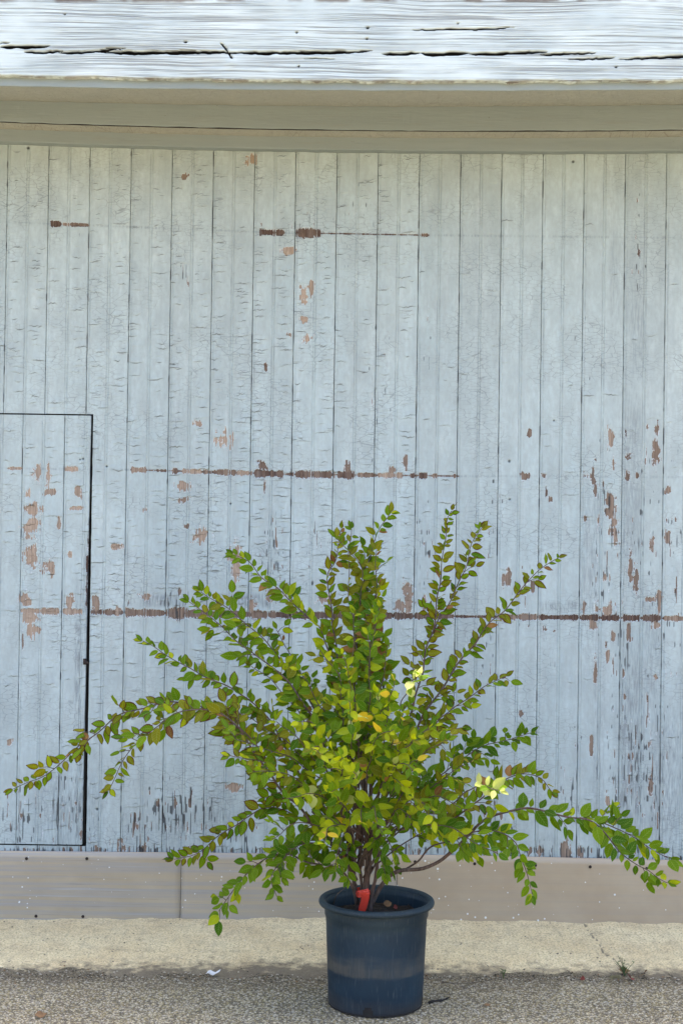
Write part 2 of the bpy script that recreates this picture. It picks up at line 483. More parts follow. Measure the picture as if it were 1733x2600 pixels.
M_BOARD = mat_board()
M_BEAM = mat_beam()
M_TRIM = mat_trim('faded_grey_trim_paint', (0.238, 0.28, 0.28), (0.28, 0.325, 0.322))
M_SOFFIT = mat_rough_trim()
M_PLATE_S = mat_plate('streaked_aluminium', True)
M_PLATE = mat_plate('dull_spotted_aluminium', False)
M_CONC = mat_concrete()
M_ASPH = mat_asphalt()
M_POT = mat_pot()
M_LEAF = mat_leaf()
M_BARK = mat_bark()
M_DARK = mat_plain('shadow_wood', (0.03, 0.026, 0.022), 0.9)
M_SCREW = mat_plain('rusty_screw', (0.045, 0.03, 0.022), 0.7, 0.5, 300)
M_ROOF = mat_plain('brown_roof_edge', (0.17, 0.11, 0.075), 0.85, 0.6, 40)
M_SOIL = mat_plain('potting_soil', (0.035, 0.027, 0.021), 0.95, 0.6, 120)
M_RED = mat_plain('red_ribbon_plastic', (0.78, 0.065, 0.035), 0.4, 0.18, 60, 0.4)
M_PAPER = mat_plain('white_paper', (0.75, 0.74, 0.72), 0.8, 0.1, 60)
M_DRY = mat_plain('dry_brown_leaf', (0.30, 0.17, 0.08), 0.8, 0.5, 120)
M_DRYR = mat_plain('dry_red_leaf', (0.27, 0.06, 0.045), 0.7, 0.5, 120)
M_DRYY = mat_plain('dry_tan_leaf', (0.42, 0.36, 0.20), 0.8, 0.4, 120)
M_TWIG = mat_plain('grey_twig', (0.12, 0.095, 0.075), 0.85, 0.5, 200)
M_WEED = mat_plain('weed_green', (0.10, 0.15, 0.04), 0.7, 0.5, 120)
M_STONE = mat_plain('pale_grit', (0.62, 0.56, 0.42), 0.85, 0.55, 220)
M_WALLB = mat_plain('plain_side_wall', (0.46, 0.51, 0.53), 0.7, 0.12, 6)

# ------------------------------------------------------------------ ground
def y_join(x): return mid_b + slope_b * x
v = [(-300, -300, 0), (300, -300, 0), (300, 300, 0), (-300, 300, 0)]
setp(mesh_obj('ground', v, [(0, 1, 2, 3)], M_ASPH), kind='structure', label='grey aged asphalt yard with pale stone chips')
# apron : rises gently from below the asphalt to the wall foot
xs = np.concatenate([np.linspace(-4, -1.4, 20), np.arange(-1.38, 1.38, 0.008), np.linspace(1.4, 4, 20)])
ts = np.concatenate([np.linspace(0, 0.35, 40), np.linspace(0.36, 1.0, 60), [1.08]])
X, T = np.meshgrid(xs, ts)
YJ = y_join(X) - 0.035
Yp = YJ + (Y_WALL - 0.012 - YJ) * T
zw = np.interp(X, [P(0, 2332, Y_WALL).x, P(866, 2329, Y_WALL).x, P(1733, 2344, Y_WALL).x],
               [P(0, 2332, Y_WALL).z, P(866, 2329, Y_WALL).z, P(1733, 2344, Y_WALL).z])
edge_n = (fbm(X * 9, Yp * 9, 5, 4) - 0.5)
Zp = -0.006 + (zw + 0.006) * np.clip(T, 0, 1) ** 0.85 + edge_n * 0.020 * (1 - T * 0.8) + (fbm(X * 60, Yp * 60, 9, 3) - 0.5) * 0.0035
lip = np.clip((T - 0.985) / 0.1, 0, 1)
Zp = Zp + (fbm(X * 14, X * 0, 3, 3) - 0.5) * 0.012 * np.clip((T - 0.85) / 0.15, 0, 1)
dirt = np.clip(1.2 - T / 0.30, 0, 1.1) + 0.45 * np.clip(fbm(X * 2.2, Yp * 5, 71, 3) - 0.45, 0, 1) * (1 - T) + np.clip(0.35 - np.abs(X + 0.25) * 0.5, 0, 1) * np.clip(1 - T, 0, 1) * 0.9
ck = np.zeros_like(X)
cpts = [G(1480, 2348, 0.03), G(1515, 2395, 0.02), G(1535, 2425, 0.01), G(1560, 2446, 0.0)]
for a, b in zip(cpts[:-1], cpts[1:]):
    ab = np.array([b.x - a.x, b.y - a.y]); L2 = (ab ** 2).sum()
    wob = (fbm(X * 50, Yp * 50, 21, 2) - 0.5) * 0.02
    t_ = np.clip(((X - a.x) * ab[0] + (Yp - a.y) * ab[1]) / L2, 0, 1)
    d_ = np.hypot(X + wob - a.x - ab[0] * t_, Yp - a.y - ab[1] * t_)
    ck = np.maximum(ck, np.exp(-(d_ / 0.004) ** 2))
Zp = Zp - ck * 0.003
vv = np.stack([X, Yp, Zp], -1).reshape(-1, 3)
setp(mesh_obj('concrete_apron', vv, grid_faces(*X.shape), M_CONC, smooth=True, attrs={'dirt': dirt.ravel(), 'crack': ck.ravel()}),
     kind='structure', label='pale stained concrete apron along the foot of the wall')

# ------------------------------------------------------------------ building
BASE = Vector((0, Y_WALL, 0))
bld = empty('wooden_building', BASE, 'weathered pale blue board-clad building with white beam behind the shrub', 'building')
def bpart(name, v, f, mat, parent=bld, **kw):
    return mesh_obj(name, v, f, mat, parent, BASE, **kw)

joint_x = [P(8.5 + 104.7 * k, 1100, Y_WALL).x for k in range(-16, 34)]     # k = -16 ..
K0 = -16
Z_TOP = P(866, 350, Y_WALL).z + 0.03
Z_BOT = P(866, 2200, Y_WALL).z
ROW = 0.0024

BLOBS = [(229,1380,4,45,.15),(226,1450,4,60,.1),(224,1520,3,40,.1),(214,2110,5,24,.6),(572,1115,17,20,1),(463,1233,17,9,.8),(465,1270,14,7,.6),(509,1360,19,14,.9),(369,1293,6,9,.8),(291,1386,13,8,.9),(475,1335,6,7,.4),
 (600,1428,17,38,.8),(505,1074,10,8,.6),(94,1199,9,17,.9),(124,1205,8,25,.9),(130,1250,18,7,.8),(82,1293,20,14,.9),(80,1335,22,16,.9),(73,1365,14,9,.8),
 (82,1407,16,25,.7),(61,1407,5,13,.8),(124,1442,15,14,.8),(197,1250,10,12,.9),(151,1327,6,16,.7),(187,1191,8,7,.8),(195,1291,14,4,1),(63,1522,12,14,.8),
 (178,1526,10,16,.8),(76,1568,22,14,.9),(82,1599,16,14,.9),(59,1630,4,18,.4),(69,1254,8,10,.9),(180,1407,8,6,.9),(771,755,8,22,1),(791,733,7,14,.8),
 (771,813,8,8,1),(777,860,14,11,1),(735,636,15,8,1),(735,849,7,5,.7),(674,933,4,9,.3),(502,1074,9,6,.7),(1346,1101,5,10,.3),(1548,1113,8,20,.8),
 (1667,1094,5,14,.3),(1641,1084,4,7,.4),(1667,1143,7,28,.5),(1661,1162,5,16,.5),(1594,1157,7,9,.15),(1588,1103,3,12,.1),(1511,1168,4,6,.2),
 (1556,1174,5,12,.6),(1380,1208,6,9,.3),(1331,1210,9,9,.4),(1486,1208,6,11,.2),(1504,1212,6,22,.4),(1592,1208,8,9,.2),(1618,1208,5,5,.2),
 (1510,1239,4,18,.4),(1386,1249,5,16,.2),(1395,1268,7,7,.3),(1548,1285,9,35,.4),(1556,1338,10,38,.6),(1485,1317,4,8,.3),(1695,1245,7,10,.5),
 (1695,1361,7,14,.5),(1653,1381,6,16,.5),(1598,1442,5,28,.4),(1613,1472,5,30,.4),(1537,1463,7,13,.8),(1284,1465,9,18,.5),(1481,1549,6,16,.5),
 (1512,1541,5,18,.6),(1544,1545,14,16,.7),(1650,1522,12,8,.5),(1673,1522,5,26,.6),(1506,1587,8,12,.5),(1596,1606,6,18,.4),(1663,1587,10,10,.6),
 (1556,1618,4,14,.5),(1537,1639,4,7,.4),(1541,1664,5,12,.6),(1510,1706,4,26,.5),(1665,1719,5,8,.7),(1382,1593,5,9,.4),(1406,1601,4,5,.4),
 (1500,1896,4,18,.6),(1650,1996,5,26,.5),(1539,2034,6,14,.7),(1324,1810,7,8,.5),(1437,2160,14,20,.7),(1370,2165,10,14,.7),(1468,2164,5,15,.5),
 (1027,1170,7,18,.5),(1037,1515,12,30,.6),(1015,1540,10,18,.7),(1075,1534,5,20,.6),(994,1192,10,8,.6),(882,1189,10,12,.4),(665,1183,10,12,.3),
 (672,1231,3,12,.4),(599,1998,18,8,.7),(818,1520,13,10,.8),(700,1515,20,16,.6),(640,1535,9,16,.6),(300,1552,12,8,.7),(243,1530,6,20,.7),(372,1515,14,8,.6),
 (640,385+20,12,12,.8),(470,450,8,6,.5),(1620,640,5,8,.2),(1350,1490,5,12,.4),(28,1885,7,9,.8),(310,2150,9,20,.6),(247,2160,5,12,.6),(365,2160,8,16,.5)]
# stain bands: list of (x, y) and strength spans (x0, x1, half height, strength, woodtone)
B1Y = ([0, 130, 680, 1080, 1733], [562, 568, 590, 597, 604])
B2Y = ([0, 345, 720, 1160, 1500, 1733], [1189, 1193, 1204, 1209, 1209, 1212])
B3Y = ([0, 75, 600, 1100, 1669, 1733], [1550, 1551, 1560, 1565, 1570, 1571])
BAND1 = [(815,1090,2.4,.55,.1),(127,156,9,1,.0),(158,180,6,.5,.6),(180,228,7,.55,.3),(658,718,11,1,.05),(700,722,8,.9,.05),(750,815,12,1,.05),(1068,1086,6,.8,.2),(918,928,4,.7,.1)]
BAND2 = [(330,1165,3.0,.45,.25),(333,372,9,.75,.6),(395,425,6,.5,.2),(437,452,10,.8,.2),(462,512,9,.6,.8),(515,540,8,.65,.3),(541,600,10,.8,.35),(600,640,9,.72,.6),(645,720,11,1,.1),(735,746,8,.8,.1),
 (750,850,11,.86,.2),(856,902,12,.88,.15),(905,955,9,.75,.35),(958,1022,10,.65,.75),(1040,1058,10,.85,.15),(1062,1085,11,.8,.1),(1095,1110,7,.6,.5),(1150,1162,7,.7,.2),(20,60,7,.5,.9),(165,200,8,.6,.9)]
BAND3 = [(230,1733,5,.85,.1),(52,104,9,.85,.9),(104,152,10,.85,.75),(160,212,9,.8,.75),(232,262,8,.6,.1),(262,310,9,.9,.25),(318,430,11,.95,.3),(424,480,16,.95,.3),(480,640,11,.95,.2),(640,700,13,.95,.3),
 (700,860,11,.95,.05),(860,1050,11,.95,.02),(1050,1140,10,.8,.15),(1140,1180,8,.5,.1),(1260,1370,10,.85,.45),(1370,1470,8,.85,.05),(1474,1520,10,1,0),(1526,1572,10,1,0),(1580,1624,12,1,0),(1630,1680,10,1,.05),(1684,1733,9,.85,.55)]
GRAIN = [(1700,1500,40,400,.55),(1580,1650,30,300,.6),(1250,1300,40,200,.4),(1450,2000,50,150,.5),(60,2080,60,90,.8),(350,2100,40,80,.9),(760,560,50,40,.5),(445,1530,45,45,1),(330,1530,60,26,.5),(450,2070,110,80,1),(600,2110,50,60,.8),(690,1400,30,140,.8),(560,1300,25,200,.3),(800,1400,40,150,.4),(1540,1350,45,260,.6),
 (1640,1350,50,260,.5),(1620,1950,90,220,.75),(1330,1500,40,120,.5),(960,1000,50,260,.35),(1090,880,25,160,.4),(900,560,60,160,.35),(1250,900,60,250,.22),(1480,900,60,250,.25),
 (1620,620,30,200,.4),(1250,1650,60,250,.4),(1270,2090,60,80,.6),(180,2060,70,110,.7),(470,700,20,120,.4),(1080,1400,30,140,.5),(670,560,40,60,.3),(1400,1700,60,200,.2),(900,1250,150,60,.2)]
GRIME = [(1520,1900,16,260,.45),(1560,700,14,300,.3),(560,2080,40,90,.5),(222,1500,7,180,.8),(212,1950,8,170,.8),(1600,1250,26,260,.55),(1500,1450,30,220,.5),(1600,1900,36,280,.75),(1690,1980,40,200,.7),(1650,1650,30,150,.5),(410,1525,55,16,1.0),(250,1560,40,9,.6),(640,1525,60,20,.8),(1430,1540,70,14,.6),
 (180,2060,90,120,.6),(470,2100,170,60,.35),(200,1700,10,200,.9),(1620,800,22,160,.5),(900,1545,80,16,.6),(240,1150,30,60,.3)]
HCRACK = {1:.5,2:.9,3:.6,4:1.0,5:1.0,6:1.2,7:.8,8:.45,9:.7,0:.7,-1:.4,10:.12,11:.1}

def colspan(cols, k):
    pass
def wear(X, Z, k, hatch=False, seed=0):
    """wear fields on the board face; X, Z grids in world metres"""
    PX, PY = pix(X, Y_WALL, Z)
    s0 = 100 + seed
    rag = fbm(PX / 11, PY / 13, 3, 4) - 0.5
    col_n = vnoise(PX / 2.6, PY / 70, 8)
    col_n2 = vnoise(PX / 5.0, PY / 55, 12)
    bare = np.zeros_like(X); wt = np.full_like(X, 0.4)
    for (cx, cy, w, h, t) in BLOBS:
        w *= 0.92; h *= 0.98
        if cx + 2.2 * w < PX.min() or cx - 2.2 * w > PX.max(): continue
        d = np.sqrt(((PX - cx) / w) ** 2 + ((PY - cy) / h) ** 2)
        f = 0.5 + (1.1 - d) * 0.75 + rag * 1.9 + (col_n - 0.5) * 0.9
        f = np.where(d > 2.1, 0, f)
        wt = np.where(f > bare, t + (cy * 7 % 10 - 5) * 0.02, wt)
        bare = np.maximum(bare, f)
    line = np.zeros_like(X)
    for (by, spans, lw) in ((B1Y, BAND1, 0.85), (B2Y, BAND2, 0.75), (B3Y, BAND3, 0.7)):
        yb = np.interp(PX, by[0], by[1])
        dy = PY - yb
        for (x0, x1, h, st, t) in spans:
            if x1 + 5 < PX.min() or x0 - 5 > PX.max(): continue
            inx = np.clip((PX - x0) / 3 + 0.5, 0, 1) * np.clip((x1 - PX) / 3 + 0.5, 0, 1)
            hh = h * (0.80 + 0.75 * (fbm(PX / 16, PX * 0 + 2, 14, 3) - 0.45) + 0.35 * (col_n2 - 0.5))
            f = (0.5 + (1 - np.abs(dy) / np.maximum(hh, 1)) * 0.8) * inx
            f = f - (1 - st) * 1.25 * np.clip(col_n2 + 0.2 * col_n - 0.25, 0, 1)
            wt = np.where(f > bare, t + (col_n2 - 0.5) * 0.35, wt)
            bare = np.maximum(bare, f)
        lx = np.clip((PX - 640) / 60, 0, 1) * np.clip((1110 - PX) / 60, 0, 1) if by is B1Y else (np.clip((PX - 300) / 60, 0, 1) * np.clip((1180 - PX) / 60, 0, 1) if by is B2Y else np.clip((PX - 40) / 40, 0, 1))
        line = np.maximum(line, np.exp(-(dy / 3.2) ** 2) * np.clip(lw * (0.35 + 0.7 * vnoise(PX / 60, PY * 0 + 3, 31)) + 0.75 * lx, 0, 1.2))
    # vertical grain checks
    gw = np.zeros_like(X)
    for (cx, cy, sx, sy, a) in GRAIN:
        gw = np.maximum(gw, a * np.exp(-((PX - cx) / sx) ** 2 - ((PY - cy) / sy) ** 2))
    gw = np.maximum(gw, 0.85 * np.clip((PY - 2120) / 40, 0, 1))
    vs1 = vnoise(PX / 2.7, PY / 26, 41 + k)
    vs2 = vnoise(PX / 3.2, PY / 60, 43 + k)
    crack = np.clip((vs1 - (0.97 - 0.37 * gw)) * 9, 0, 1) * np.clip((gw - 0.06) * 9, 0, 1)
    crack = np.maximum(crack, np.clip((vs2 - (0.985 - 0.22 * gw)) * 12, 0, 1) * 0.8 * (gw > 0.1))
    sparse = np.clip((vnoise(PX / 2.0, PY / 18, 57 + k) - 0.965) * 30, 0, 1)
    crack = np.maximum(crack, sparse * 0.6)
    bare = np.maximum(bare, np.clip(0.5 + (vnoise(PX / 4, PY / 30, 60 + k) - (1.02 - 0.30 * gw)) * 5, 0, 0.9) * (gw > 0.25))
    grime = line * 0.8
    for (cx, cy, sx, sy, a) in GRIME:
        grime = np.maximum(grime, a * np.exp(-((PX - cx) / sx) ** 4 - ((PY - cy) / sy) ** 4))
    tone = 0.95 + 0.07 * vnoise(PX / 30, PY / 300, 71 + k) + 0.11 * (hash2(np.array([k]), np.array([3]), 9)[0] - 0.5) + 0.10 * (fbm(PX / 70, PY / 90, 81, 3) - 0.5)
    tone = tone * (1 + 0.10 * np.clip(fbm(PX / 16, PY / 160, 77, 3) - 0.45, 0, 1) * np.clip(1 - np.abs(PX - 1300) / 420, 0, 1) * 2)
    disp = np.zeros_like(X)
    # lifted horizontal paint cracks
    dens = HCRACK.get(k, 0.05) * (0.8 if hatch else 1.0)
    r = random.Random(k * 37 + seed)
    pxm, pxM, pym, pyM = PX.min(), PX.max(), PY.min(), PY.max()
    half = (pxM - pxm) / 2
    ncr = int(dens * (pyM - pym) / 1700 * 270)
    rows_y = PY[:, PX.shape[1] // 2]
    for i in range(ncr):
        side = r.random() < 0.55
        cx = pxm + (half * 0.5 if not side else half * 1.5) + r.uniform(-12, 12)
        cy = r.uniform(pym + 10, pyM - 10)
        if cy > 1750 and r.random() < 0.6: continue
        L = r.choice([8, 10, 12, 16, 20]) * r.uniform(0.7, 1.2)
        cur = r.uniform(-4, 4); sl = r.uniform(-0.10, 0.10); th = r.uniform(0.8, 1.5)
        amp = r.uniform(0.35, 1.0)
        i0 = np.searchsorted(-rows_y, -(cy + 14)); i1 = np.searchsorted(-rows_y, -(cy - 14))
        i0, i1 = max(0, i0), min(len(rows_y), i1)
        if i1 - i0 < 2: continue
        sub = (slice(i0, i1), slice(None))
        u = (PX[sub] - cx) / L
        yy = cy + sl * (PX[sub] - cx) + cur * u * u + (vnoise(PX[sub] / 5, PY[sub] * 0, i + k * 91) - 0.5) * 3
        tap = np.clip(1.15 - np.abs(u), 0, 1) ** 0.5 * (np.abs(u) < 1.15)
        dy = PY[sub] - yy
        crack[sub] = np.maximum(crack[sub], amp * tap * np.exp(-(dy / th) ** 2))
        lift = np.where(dy < 0, np.exp(dy / 7.0), 0) * tap * amp
        disp[sub] = np.maximum(disp[sub], lift * 0.0040)
        below = np.where(dy > 0, np.exp(-dy / 3.0), 0) * tap * amp
        disp[sub] -= below * 0.0008
    for (hx, hy, hr) in ((72, 375, 4.2), (1454, 410, 4.2), (1405, 1068, 3.0), (271, 1184, 3), (212, 1165, 3.2), (204, 1167, 2.6), (90, 2330, 1), (247, 2055, 4), (585, 1279, 2.5), (1293, 1268, 3.2), (1292, 1171, 4)):
        d = np.hypot(PX - hx, PY - hy)
        crack = np.maximum(crack, np.clip(1.4 - d / hr, 0, 1))
        disp -= np.clip(1.3 - d / hr, 0, 1) * 0.004
    disp -= np.clip((bare - 0.42) * 6, 0, 1) * 0.0020
    disp += np.exp(-((bare - 0.36) / 0.09) ** 2) * 0.0016 * (bare > 0.1)
    disp -= crack * 0.0010
    return PX, PY, bare, crack, tone, grime, np.clip(wt, 0, 1), disp

def board_mesh(name, k, xl, xr, zl, zh, parent, hatch=False, dense=True, y0=0.0, seed=0, bead=True, profile_span=None, taper=0.0):
    gap = 0.0008
    a, b = xl + gap, xr - gap
    W = b - a
    step = 0.0040 if dense else 0.03
    cols = [a, a + 0.0012] + list(np.arange(a + 0.004, b - 0.003, step)) + [b - 0.0012, b]
    pl, pr = profile_span if profile_span else (xl, xr)
    mid = 0.5 * (pl + pr)
    grooves = [pl + 0.0088, mid - 0.0042, mid + 0.0042] if bead else []
    for g in grooves:
        if a + 0.003 < g < b - 0.003: cols += [g - 0.0020, g, g + 0.0020]
    cols = np.array(sorted(set(np.round(cols, 5))))
    rows = np.arange(zl, zh, ROW if dense else 0.06)
    rows = np.append(rows, zh)
    X, Z = np.meshgrid(cols, rows)
    if dense:
        PX, PY, bare, crack, tone, grime, wt, disp = wear(X, Z, k, hatch, seed)
    else:
        bare = np.zeros_like(X); crack = bare.copy(); grime = bare.copy(); tone = bare + 1; wt = bare; disp = bare.copy()
    rel = np.zeros_like(X)
    for g in grooves:
        rel -= 0.0024 * np.clip(1 - np.abs(X - g) / 0.0020, 0, 1)
    ed = np.minimum(X - a, b - X)
    rel -= 0.0016 * np.clip(1 - ed / 0.0022, 0, 1)
    # cupping, slight unevenness
    rel += 0.0012 * (vnoise(X * 6 + k, Z * 1.3, 90) - 0.5) + (hash2(np.array([k]), np.array([int(hatch)]), 5)[0] - 0.5) * 0.0022
    wobx = (vnoise(Z * 26, Z * 0 + k * 3.3, 95) - 0.5) * 0.0013
    Xw = X + np.where(X - a < 0.003, np.abs(wobx), 0) - np.where(b - X < 0.003, np.abs(wobx[::-1]), 0)
    if taper:
        Xw = Xw - taper * (1 - (Z - zl) / (zh - zl)) * np.clip((X - (b - 0.06)) / 0.06, 0, 1)
    if dense:  # grime and cracking gathers in the joints
        near = np.clip(1 - ed / 0.0045, 0, 1)
        bare = bare * (1 - 0.55 * np.clip(1 - ed / 0.004, 0, 1))
        jn = vnoise(PX / 9, PY / 26, 99)
        crack = np.maximum(crack, near * np.clip((jn - 0.6) * 3, 0, 0.75))
        for g in grooves:
            ng = np.clip(1 - np.abs(X - g) / 0.0026, 0, 1)
            bare = bare * (1 - 0.6 * ng * (vnoise(PX / 40, PY / 25, 97) > 0.4))
            grime = np.maximum(grime, ng * np.clip((vnoise(PX / 12, PY / 60, 98) - 0.35) * 1.6, 0, 0.7))
    Y = Y_WALL + y0 - (rel + disp)
    nr, nc = X.shape
    vv = np.stack([Xw, Y, Z], -1).reshape(-1, 3)
    # side skirts
    L = vv.reshape(nr, nc, 3)[:, 0].copy(); R = vv.reshape(nr, nc, 3)[:, -1].copy()
    L[:, 1] += 0.016; R[:, 1] += 0.016
    n0 = len(vv)
    allv = np.concatenate([vv, L, R])
    f = grid_faces(nr, nc)
    i = np.arange(nr - 1)
    fl = np.stack([n0 + i, i * nc, (i + 1) * nc, n0 + i + 1], 1)
    fr = np.stack([i * nc + nc - 1, n0 + nr + i, n0 + nr + i + 1, (i + 1) * nc + nc - 1], 1)
    f = np.concatenate([f, fl, fr])
    def ex(q):
        q = np.broadcast_to(q, X.shape)
        return np.concatenate([q.ravel(), q[:, 0], q[:, -1]])
    return bpart(name, allv, f, M_BOARD, parent, smooth=True,
                 attrs={'bare': ex(bare), 'crack': np.concatenate([crack.ravel(), np.full(2 * nr, 0.85)]), 'tone': ex(tone), 'grime': ex(grime), 'woodtone': ex(wt)})

z_hat_top = P(120, 1054, Y_WALL).z
z_hat_bot = P(110, 2143, Y_WALL).z
x_hat_r = P(236, 1060, Y_WALL).x
hatch_xr_b = P(211, 2140, Y_WALL).x
x_hat_r = 0.5 * (x_hat_r + hatch_xr_b)
x_hat_l = P(-300, 1500, Y_WALL).x
HG = 0.0055
plain_src = None
for i in range(len(joint_x) - 1):
    k = K0 + i
    xl, xr = joint_x[i], joint_x[i + 1]
    if xr < -4.0 or xl > 4.0: continue
    vis = (-2 <= k <= 17)
    if not vis:
        if plain_src is None:
            plain_src = (board_mesh('wall_board', k, xl, xr, Z_BOT, Z_TOP, bld, dense=False), xl)
        else:
            o = plain_src[0].copy(); COL.objects.link(o); o.parent = bld
            o.location = (xl - plain_src[1], 0, 0)
        continue
    if xr < x_hat_l or xl > x_hat_r:
        board_mesh('wall_board', k, xl, xr, Z_BOT, Z_TOP, bld)
    elif xr <= x_hat_r:
        board_mesh('wall_board', k, xl, xr, z_hat_top + HG, Z_TOP, bld)
        board_mesh('wall_board', k, xl, xr, Z_BOT, z_hat_bot - HG, bld, seed=3)
    else:
        board_mesh('wall_board', k, xl, xr, z_hat_top + HG, Z_TOP, bld)
        board_mesh('wall_board', k, x_hat_r + HG, xr, Z_BOT, z_hat_top + HG, bld, seed=5, profile_span=(xl, xr))
        board_mesh('wall_board', k, xl, x_hat_r + HG - 0.001, Z_BOT, z_hat_bot - HG, bld, seed=4, profile_span=(xl, xr))
# hatch door
v, f = boxv(x_hat_l + 0.01, x_hat_r - 0.002, Y_WALL + 0.018, Y_WALL + 0.03, z_hat_bot + 0.002, z_hat_top - 0.002)
hatch = bpart('hatch_door', v, f, M_DARK)
hatch['label'] = 'flush board hatch with peeling pale blue paint at left'
hj = [x_hat_l] + [P(59 + 106 * q, 1100, Y_WALL).x for q in range(-2, 2)] + [x_hat_r]
for q in range(len(hj) - 1):
    if hj[q + 1] - hj[q] < 0.03: continue
    prof = (hj[q], hj[q] + 0.153)
    board_mesh('hatch_board', -1 if q < 3 else 0 + q - 3, hj[q], hj[q + 1], z_hat_bot, z_hat_top, hatch, hatch=True, y0=-0.0025, seed=60 + q, profile_span=prof, taper=0.008 if q == len(hj) - 2 else 0.0)
# latch on hatch edge
lp = P(217, 1681, Y_WALL - 0.012)
lv, lf = [], []
def addm(V, Fc, v, f):
    n = len(V); V += [tuple(q) for q in v]; Fc += [tuple(i + n for i in t) for t in f]
v, f = tube([(lp.x - 0.004, Y_WALL - 0.004, lp.z + 0.004), (lp.x - 0.002, Y_WALL - 0.016, lp.z + 0.002), (lp.x + 0.006, Y_WALL - 0.018, lp.z - 0.001), (lp.x + 0.012, Y_WALL - 0.012, lp.z - 0.004)], [0.005, 0.006, 0.0055, 0.004], 8)
addm(lv, lf, v, f)
v, f = boxv(lp.x - 0.009, lp.x + 0.002, Y_WALL - 0.006, Y_WALL - 0.002, lp.z - 0.010, lp.z + 0.012); addm(lv, lf, v, f)
bpart('latch', lv, lf, M_SCREW, hatch)
# dark backing behind all joints
v, f = boxv(-4.0, 4.0, Y_WALL + 0.032, Y_WALL + 0.06, 0.0, 3.119)
bpart('backing_wall', v, f, M_DARK)

# horizontal trims: edges follow the sag seen from left to right
def edge_z(pys, yd):
    p = [P(px, py, yd) for px, py in zip((0, 863, 1733), pys)]
    co = np.polyfit([q.x for q in p], [q.z for q in p], 2)
    x0, x2 = p[0].x, p[2].x
    def fz(x):
        x = np.asarray(x, float)
        xc = np.clip(x, x0 - 0.05, x2 + 0.05)
        return np.polyval(co, xc) + (x - xc) * (p[2].z - p[0].z) / (x2 - x0)
    return fz
XT = np.concatenate([np.linspace(-4, -1.45, 12), np.linspace(-1.4, 1.4, 120), np.linspace(1.45, 4, 12)])
def bent_bar(name, zb, zt, yf, yb, mat, rough=0.0008, seed=0, bevel=0.003, zb_back=None, zt_back=None):
    """bar along x: front face at yf, back at yb, bottom zb(x), top zt(x)"""
    n = len(XT)
    b_, t_ = zb(XT), zt(XT)
    jn = (fbm(XT * 18, XT * 0 + seed, seed, 3) - 0.5) * rough * 4
    prof = []
    prof.append(np.stack([XT, np.full(n, yb), (zb_back(XT) if zb_back else b_) + jn], 1))
    prof.append(np.stack([XT, np.full(n, yf + bevel), b_ + jn], 1))
    prof.append(np.stack([XT, np.full(n, yf + bevel * 0.3), b_ + bevel * 0.3 + jn], 1))
    prof.append(np.stack([XT, np.full(n, yf), b_ + bevel + jn], 1))
    prof.append(np.stack([XT, np.full(n, yf) + jn, t_], 1))
    prof.append(np.stack([XT, np.full(n, yb), zt_back(XT) if zt_back else t_], 1))
    V = np.concatenate(prof)
    fs = []
    m_ = len(prof)
    for r_ in range(m_):
        r2 = (r_ + 1) % m_
        for i in range(n - 1):
            fs.append((r_ * n + i, r_ * n + i + 1, r2 * n + i + 1, r2 * n + i))
    fs.append(tuple(r_ * n for r_ in range(m_))); fs.append(tuple(r_ * n + n - 1 for r_ in range(m_))[::-1])
    return bpart(name, V, fs, mat)
Y1 = Y_WALL - 0.045; Y2 = Y_WALL - 0.15; Y3 = Y_WALL - 0.60; Y4 = Y_WALL - 0.625  # overhang deepened and soffit sloped to cut sky light on the upper wall
e_t_bot = edge_z((359, 380, 382), Y1); e_t_top = edge_z((337, 358, 358), Y1)
e_h_bot = edge_z((308, 329, 328.5), Y2); e_h_top = edge_z((255, 270, 265.5), Y2)
e_f_bot = edge_z((218, 229, 227), Y3)
e_b_bot = edge_z((191, 205, 203.5), Y4); e_b_top = edge_z((-12, -7, -10), Y4)
bent_bar('trim_strip', e_t_bot, lambda x: e_t_top(x) + 0.03, Y1, Y_WALL + 0.03, M_TRIM, seed=3)
bent_bar('lower_soffit', lambda x: e_h_bot(x) + 0.001, lambda x: e_h_bot(x) + 0.03, Y2 + 0.020, Y_WALL + 0.028, M_SOFFIT, seed=13, bevel=0.001)
bent_bar('gap_shade_strip', lambda x: e_h_bot(x) + 0.0006, lambda x: e_h_bot(x) + 0.02, Y2 + 0.0035, Y2 + 0.0195, M_DARK, seed=15, bevel=0.001, rough=0.0004)  # dark strip standing in for the shaded gap under the header
bent_bar('header_board', e_h_bot, lambda x: e_h_top(x) + 0.025, Y2, Y2 + 0.022 - 0.0195, M_TRIM, seed=5, rough=0.0012)
bent_bar('upper_soffit', lambda x: e_f_bot(x) + 0.003, lambda x: e_f_bot(x) + 0.03, Y3 + 0.006, Y2 - 0.002, M_SOFFIT, seed=7, rough=0.0012, bevel=0.001,
         zb_back=e_h_top, zt_back=lambda x: e_h_top(x) + 0.03)
bent_bar('fascia_strip', e_f_bot, lambda x: e_b_bot(x) + 0.03, Y3, Y3 + 0.005, M_TRIM, seed=9)

